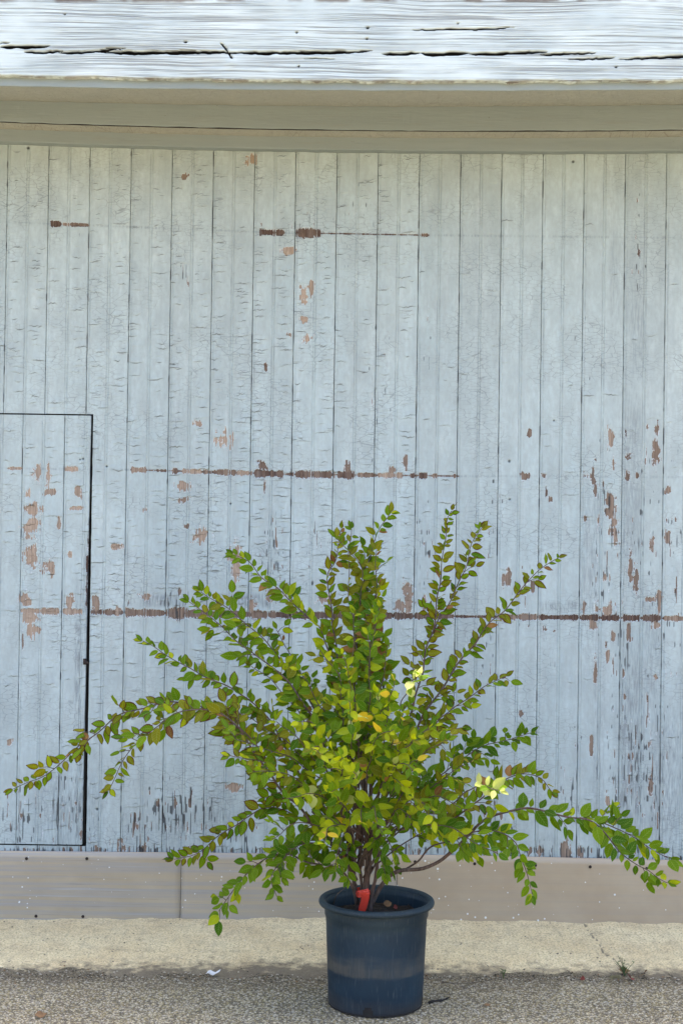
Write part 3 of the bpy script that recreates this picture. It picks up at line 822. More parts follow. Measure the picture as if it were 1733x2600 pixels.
# beam with checks and grain
zc_lo, zc_hi = e_b_bot, e_b_top
xs = np.concatenate([np.linspace(-4, -1.4, 24), np.arange(-1.38, 1.38, 0.0036), np.linspace(1.4, 4, 24)])
ts = np.linspace(0, 1, 150)
X, T = np.meshgrid(xs, ts)
ragb = (fbm(X * 22, X * 0, 61, 4) - 0.5) * 0.010
Z = e_b_bot(X) + ragb * np.clip(1 - T * 6, 0, 1) + (e_b_top(X) - e_b_bot(X)) * T
PX, PY = pix(X, Y4, Z)
crack = np.zeros_like(X)
STR = [([(0,119),(60,119),(128,117)], 3.2), ([(61,131),(110,133),(160,129)], 2.6), ([(150,134),(200,133),(250,130),(300,124)], 2.4),
       ([(255,133),(340,134),(430,133),(566,132),(600,136)], 3.2), ([(590,133),(680,134),(800,133),(870,132),(945,129)], 3.2), ([(970,136),(1010,137),(1065,133)], 2.6),
       ([(1068,135),(1110,138),(1150,136),(1190,135)], 3.4), ([(1190,137),(1260,136),(1390,131)], 2.8), ([(1370,139),(1440,136),(1512,134)], 2.2),
       ([(1440,151),(1500,149),(1560,146)], 1.8), ([(1570,151),(1640,147),(1733,143),(1800,141)], 2.8), ([(1046,76),(1120,74),(1210,74),(1310,69)], 1.7),
       ([(0,109),(25,108)], 1.2), ([(266,122),(320,124)], 1.0), ([(560,108),(572,122),(580,134),(590,150)], 1.8), ([(770,148),(850,149)], .9)]
for pts, w in STR:
    q = np.array(pts, float)
    if True:
        yy = np.interp(PX, q[:, 0], q[:, 1]) + (vnoise(PX / 9, PX * 0, 66) - 0.5) * 2.4
        steep = abs(q[-1, 1] - q[0, 1]) > abs(q[-1, 0] - q[0, 0])
        if steep:
            xx = np.interp(PY, q[:, 1], q[:, 0]); inn = np.clip((PY - q[0, 1]) / 4, 0, 1) * np.clip((q[-1, 1] - PY) / 4, 0, 1)
            c = np.exp(-((PX - xx) / (w * (0.6 + vnoise(PY / 5, PY * 0, 8)))) ** 2) * inn
        else:
            L = q[-1, 0] - q[0, 0]
            tp = np.clip((PX - q[0, 0]) / (L * .2 + 4), 0, 1) * np.clip((q[-1, 0] - PX) / (L * .2 + 4), 0, 1)
            ww = np.maximum(1.35 * w * np.sqrt(tp) * (0.65 + 0.5 * vnoise(PX / 22, PX * 0, 9)), 0.05)
            c = np.where(tp > 0, np.exp(-((PY - yy) / ww) ** 4), 0)
        crack = np.maximum(crack, c)
for hx, hy, hr in ((471,106,4),(753,82,3.5),(933,70,4),(931,98,3.5),(1162,59,3),(758,168,3),(1563,170,3),(165,36,2.5)):
    crack = np.maximum(crack, np.clip(1.5 - np.hypot((PX - hx) / 1.4, PY - hy) / (hr * 0.6), 0, 1) * 0.8)
grime = np.clip(1.0 - (PY - 1 + 6 * (fbm(PX / 30, PX * 0, 5, 3) - 0.5)) / 7, 0, 1) * np.clip((fbm(PX / 60, PX * 0, 15, 3) - 0.38) * 5, 0, 1) * 0.8
grime = np.maximum(grime, np.clip((PY - np.interp(PX, (0, 863, 1733), (187, 201, 200))) / 6, 0, 1) * np.clip((fbm(PX / 20, PY / 6, 25, 3) - 0.4) * 4, 0, 0.7))
knot = np.exp(-((PX - 590) / 14) ** 2 - ((PY - 158) / 12) ** 2)
bulge = 0.0022 * (fbm(X * 3, Z * 14, 44, 3) - 0.5) + 0.0008 * (vnoise(X * 5, Z * 170 + 6 * fbm(X * 1.5, Z * 5, 3, 2), 45) - 0.5)
round_ = 0.005 * np.clip(1 - T / 0.02, 0, 1) ** 2 + 0.008 * np.clip((T - 0.96) / 0.04, 0, 1) ** 2
Yb = Y4 - bulge + crack * 0.028 + round_ - knot * 0.004
nr, nc = X.shape
vv = np.stack([X, Yb, Z], -1).reshape(-1, 3)
low = vv.reshape(nr, nc, 3)[0].copy(); low[:, 1] = Y4 + 0.05
high = vv.reshape(nr, nc, 3)[-1].copy(); high[:, 1] = Y4 + 0.05
n0 = len(vv)
i = np.arange(nc - 1)
f = np.concatenate([grid_faces(nr, nc), np.stack([n0 + i, n0 + i + 1, i + 1, i], 1),
                    np.stack([(nr - 1) * nc + i, (nr - 1) * nc + i + 1, n0 + nc + i + 1, n0 + nc + i], 1)])
beam = bpart('beam', np.concatenate([vv, low, high]), f, M_BEAM, smooth=True,
             attrs={'crack': np.concatenate([crack.ravel(), np.zeros(2 * nc)]), 'grime': np.concatenate([grime.ravel(), np.zeros(2 * nc)])})
beam['label'] = 'split white painted timber beam with raised grain'
ztop = float(e_b_top(0.0))
v, f = boxv(-4.0, 4.0, Y4 + 0.006, Y4 + 4.2, ztop - 0.002 + 0.012, ztop + 0.06)
bpart('roof', v, f, M_ROOF)
v, f = boxv(-4.0, 4.0, Y4 + 0.052, Y_WALL + 0.06, 3.12, ztop + 0.008)
bpart('eave_filler', v, f, M_DARK)
for sx in (-1, 1):
    v, f = boxv(min(sx * 3.9, sx * 4.0), max(sx * 3.9, sx * 4.0), Y_WALL + 0.061, Y4 + 4.1, 0, ztop)
    bpart('side_wall', v, f, M_WALLB)
v, f = boxv(-3.89, 3.89, Y4 + 4.0, Y4 + 4.1, 0, ztop)
bpart('back_wall', v, f, M_WALLB)

# aluminium kick plates
def kick(px0, px1, mat, screws, wav):
    x0 = P(px0, 2250, Y_WALL).x if px0 is not None else -4.0
    x1 = P(px1, 2250, Y_WALL).x if px1 is not None else 4.0
    yf = Y_WALL - 0.010
    ks = [P(px, py, yf) for px, py in ((0, 2160), (866, 2168), (1210, 2172), (1733, 2184))]
    n = max(12, int((x1 - x0) * 40))
    xx = np.linspace(x0 + 0.0006, x1 - 0.0006, n)
    ztp = np.interp(xx, [k_.x for k_ in ks], [k_.z for k_ in ks])
    zs = np.linspace(0, 1, 12)
    X, T = np.meshgrid(xx, zs)
    Z = -0.01 + (ztp[None, :] + 0.01) * T
    Y = yf + (fbm(X * 3 + wav, Z * 5, 30 + wav, 2) - 0.5) * 0.004 - 0.003 * np.exp(-T * 8)
    Y = np.minimum(Y, Y_WALL - 0.0065)
    V = np.stack([X, Y, Z], -1).reshape(-1, 3)
    Bk = V.copy(); Bk[:, 1] = Y.ravel() + 0.0012
    g1 = grid_faces(12, n); g2 = grid_faces(12, n, len(V))[:, ::-1]
    i = np.arange(n - 1); N = len(V); t0 = 11 * n
    top = np.stack([t0 + i, t0 + i + 1, N + t0 + i + 1, N + t0 + i], 1)
    j = np.arange(11)
    sd = np.stack([j * n, (j + 1) * n, N + (j + 1) * n, N + j * n], 1)
    sd2 = np.stack([j * n + n - 1, N + j * n + n - 1, N + (j + 1) * n + n - 1, (j + 1) * n + n - 1], 1)
    o = bpart('kick_plate', np.concatenate([V, Bk]), np.concatenate([g1, g2, top, sd, sd2]), mat, smooth=False)
    for (px, py) in screws:
        c = P(px, py, yf)
        r = 0.0058; sv, sf = [], []
        for (yy, rr) in ((-0.001, r), (-0.0035, r * 0.86), (-0.0045, r * 0.55), (-0.0035, r * 0.25)):
            for s in range(12):
                an = s * math.pi / 6
                sv.append((c.x + rr * math.cos(an), yf + yy, c.z + rr * math.sin(an)))
        for q in range(3):
            for s in range(12):
                s2 = (s + 1) % 12
                sf.append((q * 12 + s, q * 12 + s2, q * 12 + 12 + s2, q * 12 + 12 + s))
        sf.append(tuple(36 + s for s in range(12)))
        bpart('screw', sv, sf, M_SCREW, o)
    return o
kick(None, 460, M_PLATE_S, [(68, 2180), (221, 2180), (424, 2180), (92, 2326), (211, 2327)], 0)['label'] = 'left aluminium kick plate with brushed streaks'
kick(460, 1007, M_PLATE_S, [(515, 2182), (700, 2184), (974, 2188)], 3)['label'] = 'middle aluminium kick plate behind the pot'
kick(1007, None, M_PLATE, [(1053, 2188), (1204, 2193), (1358, 2197), (1497, 2201), (1640, 2205)], 7)['label'] = 'right dull aluminium kick plate with white paint specks'

# ------------------------------------------------------------------ pot
PC = P(952, 2545, Y_POT); PC.z = 0.0
pot = empty('nursery_pot', PC, 'scuffed navy blue plastic nursery pot on the asphalt', 'pot')
HOLES = [(-10, 7.0), (80, 7.0), (170, 7.0), (260, 7.0)]
def lathe(profile, seg=120, skip=None):
    V, Fc = [], []
    for (r, z) in profile:
        for s in range(seg):
            a = 2 * math.pi * s / seg
            V.append((PC.x + r * math.sin(a), PC.y - r * math.cos(a), z))
    for q in range(len(profile) - 1):
        for s in range(seg):
            if skip and skip(q, s * 360.0 / seg + 180.0 / seg): continue
            s2 = (s + 1) % seg
            Fc.append((q * seg + s, q * seg + s2, (q + 1) * seg + s2, (q + 1) * seg + s))
    return V, Fc
prof = [(0.132, 0.004), (0.140, 0.002), (0.1445, 0.006), (0.1460, 0.014), (0.1464, 0.024), (0.1468, 0.032), (0.1474, 0.05), (0.1495, 0.10), (0.1515, 0.15), (0.1535, 0.20),
        (0.1555, 0.25), (0.1570, 0.272), (0.1600, 0.276), (0.1606, 0.292), (0.1625, 0.300), (0.1625, 0.314), (0.1570, 0.314), (0.1560, 0.295), (0.1548, 0.27), (0.1520, 0.20), (0.1480, 0.10), (0.1440, 0.03), (0.1430, 0.012), (0.0, 0.011)]
def skip(q, ang):
    if q > 4: return False
    for c, w in HOLES:
        d = abs((ang - c + 180) % 360 - 180)
        wlim = w * (1.0 if q < 3 else (0.85 if q == 3 else 0.5))
        if d < wlim: return True
    return False
V, Fc = lathe(prof, 180, skip)
mesh_obj('body', V, Fc, M_POT, pot, PC, smooth=True)
rp = []
for a in np.linspace(0, 2 * math.pi, 17):
    rp.append((0.1690 + 0.0100 * math.cos(a), 0.3145 + 0.0105 * math.sin(a)))
V, Fc = lathe(rp, 120)
mesh_obj('rim', V, Fc, M_POT, pot, PC, smooth=True)
V, Fc = lathe([(0.1447, 0.003), (0.1452, 0.016), (0.1455, 0.034)], 120)
mesh_obj('hole_shade_sleeve', V, Fc, M_DARK, pot, PC, smooth=True)  # dark sleeve behind the drain holes, standing in for the shade inside
# soil
SZ = 0.272
rs = np.linspace(0.0, 0.152, 26); an = np.linspace(0, 2 * math.pi, 73)
R_, A_ = np.meshgrid(rs, an)
sx, sy = PC.x + R_ * np.sin(A_), PC.y - R_ * np.cos(A_)
sz = SZ + (fbm(sx * 60, sy * 60, 2, 4) - 0.5) * 0.022 + 0.012 * np.exp(-(R_ / 0.06) ** 2)
setp(mesh_obj('potting_soil', np.stack([sx, sy, sz], -1).reshape(-1, 3), grid_faces(73, 26), M_SOIL, smooth=True),
     'dark crumbly potting soil inside the navy pot', 'soil', kind='stuff')

# ------------------------------------------------------------------ shrub
SB = Vector((PC.x - 0.03, PC.y, SZ))
shrub = empty('deciduous_shrub', SB, 'spreading green leafy shrub with browning leaf edges growing in the navy pot', 'shrub')

EAVE_Y, EAVE_Z = Y4 + 0.004, ztop + 0.06
def shade_edge(z):            # y in front of which the sun reaches past the eave
    return EAVE_Y - (EAVE_Z - z) / math.tan(SUN_EL)

# colour classes (linear)
CL = {
 'green': ((0.085, 0.175, 0.0025), (0.150, 0.250, 0.004)),
 'dark':  ((0.040, 0.115, 0.004), (0.075, 0.175, 0.004)),
 'olive': ((0.130, 0.150, 0.005), (0.205, 0.205, 0.008)),
 'lime':  ((0.235, 0.310, 0.004), (0.380, 0.430, 0.008)),
 'pale':  ((0.400, 0.450, 0.110), (0.500, 0.530, 0.190)),
 'dry':   ((0.150, 0.065, 0.022), (0.330, 0.170, 0.060)),
 'yellow':((0.560, 0.430, 0.025), (0.660, 0.480, 0.050)),
}
def leaf_color(cls, r):
    a, b = CL[cls]; t = r.random()
    return tuple(a[i] + (b[i] - a[i]) * t for i in range(3))
NL, NW = 7, 5
def leaf_geo(r):
    """unit leaf: length 1 along +x, normal +z. returns verts, faces, uv(u,|v|)"""
    wid = r.uniform(0.245, 0.345); fold = r.uniform(0.05, 0.30); droop = r.uniform(-0.05, 0.35); wave = r.uniform(0, 0.05); ph = r.uniform(0, 6)
    side = r.uniform(-0.12, 0.12)
    V, UV = [], []
    us = [0.0, 0.10, 0.28, 0.48, 0.68, 0.86, 1.0]
    for u in us:
        w = wid * (math.sin(math.pi * min(1, u * 1.02) ** 0.85) ** 0.75 if 0 < u < 1 else 0.0) * (1 - 0.12 * u)
        w = max(w, 0.006)
        if u > 0.8: w *= 0.96
        for j in range(NW):
            s = (j - 2) / 2.0
            y = s * w
            z = fold * abs(y) - droop * u * u * 0.5 + wave * math.sin(u * 9 + ph + s * 2) * abs(s)
            V.append((u - 0.02 * abs(s), y + side * u * u, z)); UV.append((u, abs(s)))
    Fc = []
    for a in range(NL - 1):
        for j in range(NW - 1):
            Fc.append((a * NW + j, (a + 1) * NW + j, (a + 1) * NW + j + 1, a * NW + j + 1))
    # petiole
    n = len(V)
    V += [(-0.16, -0.012, 0.02), (-0.16, 0.012, 0.02), (0.02, 0.012, 0.0), (0.02, -0.012, 0.0)]
    UV += [(0, 0.0)] * 4
    Fc.append((n, n + 3, n + 2, n + 1))
    return np.array(V), Fc, np.array(UV)
rl = random.Random(3)
GEO = [leaf_geo(rl) for _ in range(16)]

LEAVES = []   # (matrix, length, geo index, class, red, branch index)
def add_leaf(pos, axis, nref, length, cls, red, bi, r, allow_sun=False):
    A = axis.normalized()
    N = nref - A * nref.dot(A)
    if N.length < 0.1: N = Vector((0, -1, 0.3)) - A * Vector((0, -1, 0.3)).dot(A)
    N.normalize()
    B = N.cross(A)
    st = pos + A * (0.14 * length)
    tip = pos + A * (1.15 * length)
    if not allow_sun:
        for q in (st, tip):
            lim = shade_edge(q.z) + 0.03
            if q.y < lim:
                sft = lim - q.y; st = st + Vector((0, sft, 0)); tip = tip + Vector((0, sft, 0))
    m4 = Matrix(((A.x * length, B.x * length, N.x * length, st.x), (A.y * length, B.y * length, N.y * length, st.y), (A.z * length, B.z * length, N.z * length, st.z), (0, 0, 0, 1)))
    LEAVES.append((m4, length, r.randrange(len(GEO)), cls, red, bi))

def pick(r, mixd):
    t = r.random() * sum(mixd.values())
    for c, w in mixd.items():
        t -= w
        if t <= 0: return c
    return c
OUTER = {'dry': .25, 'green': 5, 'olive': 4, 'dark': 1.2, 'lime': .6}
TOPM = {'dry': .35, 'olive': 5, 'green': 3.5, 'dark': .8}
LEFTM = {'dry': .15, 'green': 6, 'lime': 1.5, 'dark': 1.5, 'olive': 1.5}
CORE = {'dry': .15, 'green': 4.3, 'lime': 3.8, 'dark': 1.5, 'olive': 1.5, 'yellow': .25}
LIMEM = {'lime': 5.6, 'green': 4, 'yellow': .3, 'pale': .35, 'dark': .5}
BLUE = {'dark': 6, 'green': 3}
FRESH = {'green': 7, 'dark': 3, 'lime': 1.2}

BR_V, BR_LEAF = [], []
branches = []
def grow(points, rad0, mixd, red, start=0.3, spacing=0.0125, spur=0.35, spur_len=(0.03, 0.075), lsize=(0.030, 0.045), seed=0, allow_sun=False, droop=0.0, rad1=0.0011, face=None, tipdense=True):
    r = random.Random(seed * 101 + 5)
    pts = catmull(points, 0.012)
    n = len(pts)
    # small natural wiggle
    for i in range(1, n):
        w = min(1, i / 6.0) * 0.0028
        pts[i] = pts[i] + Vector((math.sin(i * 0.55 + seed), math.sin(i * 0.41 + seed * 2), math.sin(i * 0.47 + seed * 3))) * w
    if not allow_sun:
        for i in range(n):
            lim = shade_edge(pts[i].z) + 0.05
            if pts[i].y < lim: pts[i].y = lim
    radii = [rad0 + (rad1 - rad0) * (i / (n - 1)) ** 0.8 for i in range(n)]
    V, Fc = [], []
    v, f = tube(pts, radii, 7)
    addm(V, Fc, v, f)
    bi = len(branches)
    total = sum((pts[i + 1] - pts[i]).length for i in range(n - 1))
    acc, nxt, side = 0.0, total * start, 1
    while nxt < total:
        # locate
        a = 0.0
        for i in range(n - 1):
            L = (pts[i + 1] - pts[i]).length
            if a + L >= nxt: break
            a += L
        t = (nxt - a) / max(L, 1e-6)
        p = pts[i].lerp(pts[i + 1], t)
        T = (pts[min(i + 2, n - 1)] - pts[max(i - 1, 0)]).normalized()
        frac = nxt / total
        nr = (face if face else Vector((0, -0.72, 0.55))) + Vector((r.gauss(0, .38), r.gauss(0, .30), r.gauss(0, .38)))
        nr.normalize()
        S = T.cross(nr)
        if S.length < 0.2: S = T.cross(Vector((1, 0, 0.2)))
        S.normalize(); S *= side
        al = math.radians(r.uniform(35, 72))
        ax = T * math.cos(al) + S * math.sin(al) + Vector((r.gauss(0, .2), r.gauss(0, .25), r.gauss(0, .2) - droop))
        ls = 1.10 * r.uniform(*lsize) * r.choice((0.72, 0.9, 1.0, 1.0, 1.12)) * (1.0 - 0.28 * max(0, frac - 0.75) / 0.25)
        if r.random() < spur * (1.25 - frac):
            sl = r.uniform(*spur_len) * (1.15 - 0.5 * frac)
            sd = (T * 0.7 + S * 0.8 + Vector((r.gauss(0, .25), r.gauss(0, .3), r.gauss(0, .25) + 0.1 - droop))).normalized()
            sp = [p, p + sd * sl * 0.5 + Vector((0, 0, 0.004)), p + sd * sl]
            v, f = tube(sp, [0.0014, 0.0011, 0.0007], 5); addm(V, Fc, v, f)
            k = max(2, int(sl / 0.0115)); s2 = 1
            for q in range(1, k + 1):
                pp = p + sd * sl * q / k
                nr2 = (nr + Vector((r.gauss(0, .3), r.gauss(0, .3), r.gauss(0, .3)))).normalized()
                S2 = sd.cross(nr2)
                if S2.length < 0.1: S2 = Vector((1, 0, 0))
                S2 = S2.normalized() * s2; s2 = -s2
                aa = math.radians(r.uniform(25, 65)) if q < k else math.radians(r.uniform(-15, 15))
                add_leaf(pp, sd * math.cos(aa) + S2 * math.sin(aa) + Vector((0, 0, -droop)), nr2, 1.10 * r.uniform(*lsize) * r.choice((0.72, 0.9, 1.0, 1.0, 1.12)) * r.uniform(0.75, 1.0), pick(r, mixd), red * r.uniform(0.2, 1.3), bi, r, allow_sun)
        else:
            add_leaf(p, ax, nr, ls, pick(r, mixd), red * r.uniform(0.2, 1.3), bi, r, allow_sun)
            if r.random() < 0.25:
                ax2 = T * math.cos(al) - S * math.sin(al) + Vector((r.gauss(0, .2), r.gauss(0, .25), r.gauss(0, .2)))
                add_leaf(p, ax2, nr, ls * 0.75, pick(r, mixd), red * r.uniform(0.2, 1.3), bi, r, allow_sun)
        side = -side
        nxt += spacing * r.uniform(0.7, 1.35)
    T = (pts[-1] - pts[-3]).normalized()
    for q in range(2):
        nr = (Vector((0, -0.75, 0.5)) + Vector((r.gauss(0, .3), r.gauss(0, .3), r.gauss(0, .3)))).normalized()
        add_leaf(pts[-1], T + Vector((r.gauss(0, .35), r.gauss(0, .3), r.gauss(0, .35))), nr, r.uniform(*lsize) * 0.75, pick(r, mixd), red, bi, r, allow_sun)
    branches.append((V, Fc))

def tr(pix_pts, d_tip, d_base=0.0):
    """pixel trace, tip first -> base-first 3-D points, depth eased from pot centre + d_base to pot centre + d_tip"""
    q = pix_pts[::-1]
    L = [0.0]
    for a, b in zip(q[:-1], q[1:]): L.append(L[-1] + math.hypot(b[0] - a[0], b[1] - a[1]))
    out = []
    for (px, py), l in zip(q, L):
        t = l / L[-1]
        out.append(P(px, py, Y_POT + d_base + (d_tip - d_base) * t ** 0.9))
    return out
# ---- main branches traced tip -> base
T_ = {}
T_['L1'] = ([(34,2004),(70,1988),(120,1965),(190,1905),(240,1865),(290,1825),(350,1800),(420,1785),(500,1790),(560,1812),(619,1866),(662,1938),(694,1975),(725,2018),(780,2073),(809,2116),(875,2185),(905,2235)], -.12, .0052, OUTER, 1.0, .22)
T_['L2'] = ([(278,2006),(295,1972),(312,1930),(345,1890),(400,1842),(450,1812),(520,1800),(580,1825),(640,1880),(700,1960)], -.20, .0028, OUTER, .9, .05)
T_['L3'] = ([(362,1630),(430,1665),(500,1710),(565,1734),(610,1765),(648,1789),(688,1832),(717,1886),(770,1980),(840,2090),(900,2220)], .02, .0048, LEFTM, .75, .12)
T_['L4'] = ([(482,1530),(522,1556),(565,1593),(602,1630),(648,1662),(680,1685),(708,1710),(752,1757),(794,1826),(820,1884),(852,1947),(866,2001),(885,2080),(893,2130)], .08, .0056, LEFTM, .5, .1)
T_['L5'] = ([(512,1500),(545,1527),(593,1556),(628,1584),(668,1624),(723,1685),(775,1760),(820,1850)], .14, .0032, LEFTM, .5, .03)
T_['L6'] = ([(594,1409),(636,1432),(668,1467),(700,1492),(731,1521),(766,1550),(794,1581),(820,1610),(850,1720),(880,1850),(900,1980),(908,2060)], .16, .0048, LEFTM, .4, .1)
T_['C1'] = ([(868,1345),(858,1385),(849,1426),(833,1461),(834,1504),(843,1561),(847,1601),(862,1720),(882,1850),(903,2030),(912,2120)], .10, .0056, TOPM, .8, .38)
T_['C2'] = ([(988,1301),(968,1335),(950,1380),(935,1420),(922,1455),(936,1509),(946,1572),(955,1627),(974,1697),(968,1790),(952,1900),(937,2040),(934,2120)], .04, .0058, LEFTM, .35, .12)
T_['C3'] = ([(852,1368),(890,1400),(915,1440),(918,1500),(905,1600),(910,1700),(905,1850),(910,2000)], .0, .0038, TOPM, .4, .1)
T_['R1'] = ([(1147,1297),(1134,1324),(1127,1388),(1120,1445),(1112,1502),(1105,1566),(1086,1636),(1075,1684),(1055,1770),(1010,1900),(968,2040),(956,2110)], .12, .0052, TOPM, 1.1, .42)
T_['R2'] = ([(1219,1343),(1198,1381),(1185,1426),(1169,1467),(1153,1509),(1137,1534),(1115,1563),(1100,1610)], .16, .0026, TOPM, 1.0, .0)
T_['R3'] = ([(1415,1415),(1398,1425),(1363,1453),(1324,1492),(1286,1545),(1240,1583),(1210,1629),(1171,1671),(1141,1721),(1118,1751),(1086,1799),(1030,1900),(975,2030),(958,2130)], .10, .0056, TOPM, .9, .15)
T_['R4'] = ([(1283,1718),(1250,1735),(1217,1750),(1175,1780),(1137,1811),(1105,1834),(1050,1920),(985,2050)], .02, .0036, OUTER, .9, .25)
T_['R5'] = ([(1347,1859),(1296,1878),(1232,1891),(1169,1930),(1121,1965),(1073,1987),(1010,2050),(950,2150)], .22, .0036, BLUE, .05, .3)
T_['R6'] = ([(1400,2010),(1375,1975),(1330,1965),(1290,1978),(1245,2003),(1201,2044),(1169,2067),(1115,2089),(1009,2105),(955,2108),(935,2130)], -.15, .0046, OUTER, .8, .35)
T_['R7'] = ([(1695,2240),(1672,2228),(1645,2212),(1611,2196),(1573,2160),(1535,2118),(1497,2085),(1439,2072),(1363,2057),(1328,2054),(1277,2060),(1233,2083),(1188,2118),(1147,2162),(1115,2188),(1073,2204),(1029,2207),(1000,2217),(974,2239),(940,2300)], -.10, .0075, FRESH, .3, .50)
T_['R7b'] = ([(1700,2178),(1675,2166),(1640,2150),(1577,2108),(1520,2086),(1470,2076)], -.02, .0024, FRESH, .3, .0)
T_['R8'] = ([(1352,2268),(1340,2235),(1325,2190),(1310,2140),(1265,2112),(1200,2115),(1150,2130),(1090,2156),(1060,2185),(1029,2207)], -.22, .0032, FRESH, .1, .32)
T_['B1'] = ([(445,2183),(493,2168),(545,2133),(594,2096),(634,2070),(690,2052),(770,2080),(850,2150),(905,2250)], -.06, .0036, OUTER, .9, .1)
T_['B2'] = ([(556,2312),(580,2280),(607,2241),(640,2205),(690,2172),(735,2172),(774,2186),(852,2204),(890,2240),(905,2295)], -.20, .0042, FRESH, .3, .25)
T_['B3'] = ([(700,2275),(690,2235),(705,2195),(740,2160),(800,2140),(880,2170)], -.28, .0026, FRESH, .4, .2)
for si, (key, (pp, dt, r0_, mx, red, st)) in enumerate(T_.items()):
    sp = 0.0105
    spur = 0.30
    lsz = (0.032, 0.048)
    if key in ('R1', 'R2', 'C1'): spur = 0.12; lsz = (0.028, 0.042); sp = 0.0105
    if key in ('R3', 'R4'): spur = 0.22; lsz = (0.030, 0.042)
    if key in ('C2',): spur = .22
    if key in ('R7', 'R7b', 'R7c'): lsz = (0.034, 0.050); sp = 0.0115; spur = .10
    if key in ('R8',): sp = .012; spur = .45
    if key == 'R5': spur = .7; sp = .010
    db = 0.0
    if key in ('L2', 'R2', 'R7b', 'R7c', 'L5'): db = dt * 0.6
    grow(tr(pp, dt, db), r0_, mx, red, st, sp, spur, (0.03, 0.07), lsz, seed=si + 1, droop=0.12 if key in ('R8', 'B2', 'B3') else 0.0)
# ---- core fillers: (tip px, py, depth, mixture, redness)
rf = random.Random(77)
FILL = [(640,1690,.12,LEFTM,.5),(700,1600,.2,LEFTM,.4),(900,1560,-.12,FRESH,.1),(955,1560,-.1,FRESH,.05),(935,1610,-.15,FRESH,.05),
 (600,1880,-.2,LEFTM,.7),(580,1920,-.25,LEFTM,.9),(640,1960,-.28,CORE,.4),(700,1830,-.2,CORE,.3),(760,1700,-.15,CORE,.2),(810,1650,-.2,CORE,.2),
 (870,1660,-.22,CORE,.2),(760,1830,-.3,CORE,.2),(790,1900,-.36,CORE,.2),(730,2030,-.36,LIMEM,.2),
 (840,2010,-.4,LIMEM,.1),(870,1930,-.42,LIMEM,.05),(885,1780,-.38,LIMEM,.05),(900,1960,-.42,LIMEM,.05),
 (960,1760,-.32,LIMEM,.05),(1000,1730,-.35,LIMEM,.05),(1030,1790,-.3,CORE,.1),(1000,1850,-.36,CORE,.1),(1050,1880,-.35,CORE,.2),(1090,1850,-.3,CORE,.3),(1130,1880,-.32,OUTER,.5),
 (1170,1850,-.25,OUTER,.9),(1050,1960,-.38,LIMEM,.05),(1200,1930,-.3,OUTER,.9),(1150,2000,-.1,BLUE,.0),
 (1090,2010,-.15,BLUE,.05),(1180,2060,-.3,OUTER,.4),(1100,2060,-.36,CORE,.3),(1060,2120,.06,CORE,.3),(1140,2125,.08,FRESH,.2),(1220,2140,.06,FRESH,.15),
 (1180,2165,.04,LIMEM,.15),(1260,2170,-.28,FRESH,.1),(820,2140,-.4,LIMEM,.05),(690,2130,-.3,FRESH,.3),
 (970,2120,-.36,FRESH,.1),(1000,2170,-.2,FRESH,.2),
 (1060,1920,.3,BLUE,.1),(560,1800,.0,LEFTM,.6),(1070,1790,.05,OUTER,.4),
 (960,1490,-.02,TOPM,.2),(985,1640,-.05,FRESH,.1),
 (1080,2100,-.1,FRESH,.1),(915,2085,-.3,LIMEM,.1),(1020,1990,-.2,CORE,.1),(880,2225,-.12,FRESH,0),(975,2218,-.10,FRESH,0),(850,2210,-.2,FRESH,.1),(1010,2200,.1,FRESH,.2),(890,1345,.0,TOPM,.5),(955,1400,-.02,TOPM,.3),(925,1390,.05,TOPM,.3),(960,1545,-.05,FRESH,.05)]
for si, (px, py, d, mx, red) in enumerate(FILL):
    tip = P(px, py, Y_POT + d)
    bpx, bpy_ = 918 + rf.uniform(-28, 28), rf.uniform(2120, 2230)
    base = P(bpx, bpy_, Y_POT + rf.uniform(-.03, .03))
    mid1 = base.lerp(tip, 0.35) + Vector((rf.uniform(-.02, .02), -0.25 * d * 0.2, 0.05 + rf.uniform(0, .04)))
    mid2 = base.lerp(tip, 0.7) + Vector((rf.uniform(-.02, .02), 0, 0.06 + rf.uniform(-.01, .03)))
    lsz = (0.032, 0.050) if mx is LIMEM else (0.030, 0.046)
    grow([base, mid1, mid2, tip], 0.0030, mx, red, 0.48, 0.0158, 0.24, (0.035, 0.085), lsz, seed=200 + si, droop=0.22 if mx in (LIMEM, FRESH) else 0.08)
# ---- two shoots that reach past the eave's shadow into the sun
def sun_shoot(px, py, fpx, fpy, seed):
    y = 4.3
    for _ in range(8):
        q = P(px, py, y); y = shade_edge(q.z) - 0.065
    tip = P(px, py, y)
    base = P(fpx, fpy, y + 0.30)
    m1 = base.lerp(tip, 0.5) + Vector((0, 0, 0.03))
    grow([base, m1, tip], 0.0022, {'green': 1.2, 'pale': 1.5}, 0.0, 0.6, 0.016, 0.0, lsize=(0.036, 0.048), seed=seed, allow_sun=True)  # pale class puts the sunlit whiteness into these leaves' colour
sun_shoot(1062, 1712, 1000, 1850, 401)
sun_shoot(1265, 2005, 1150, 2040, 402)

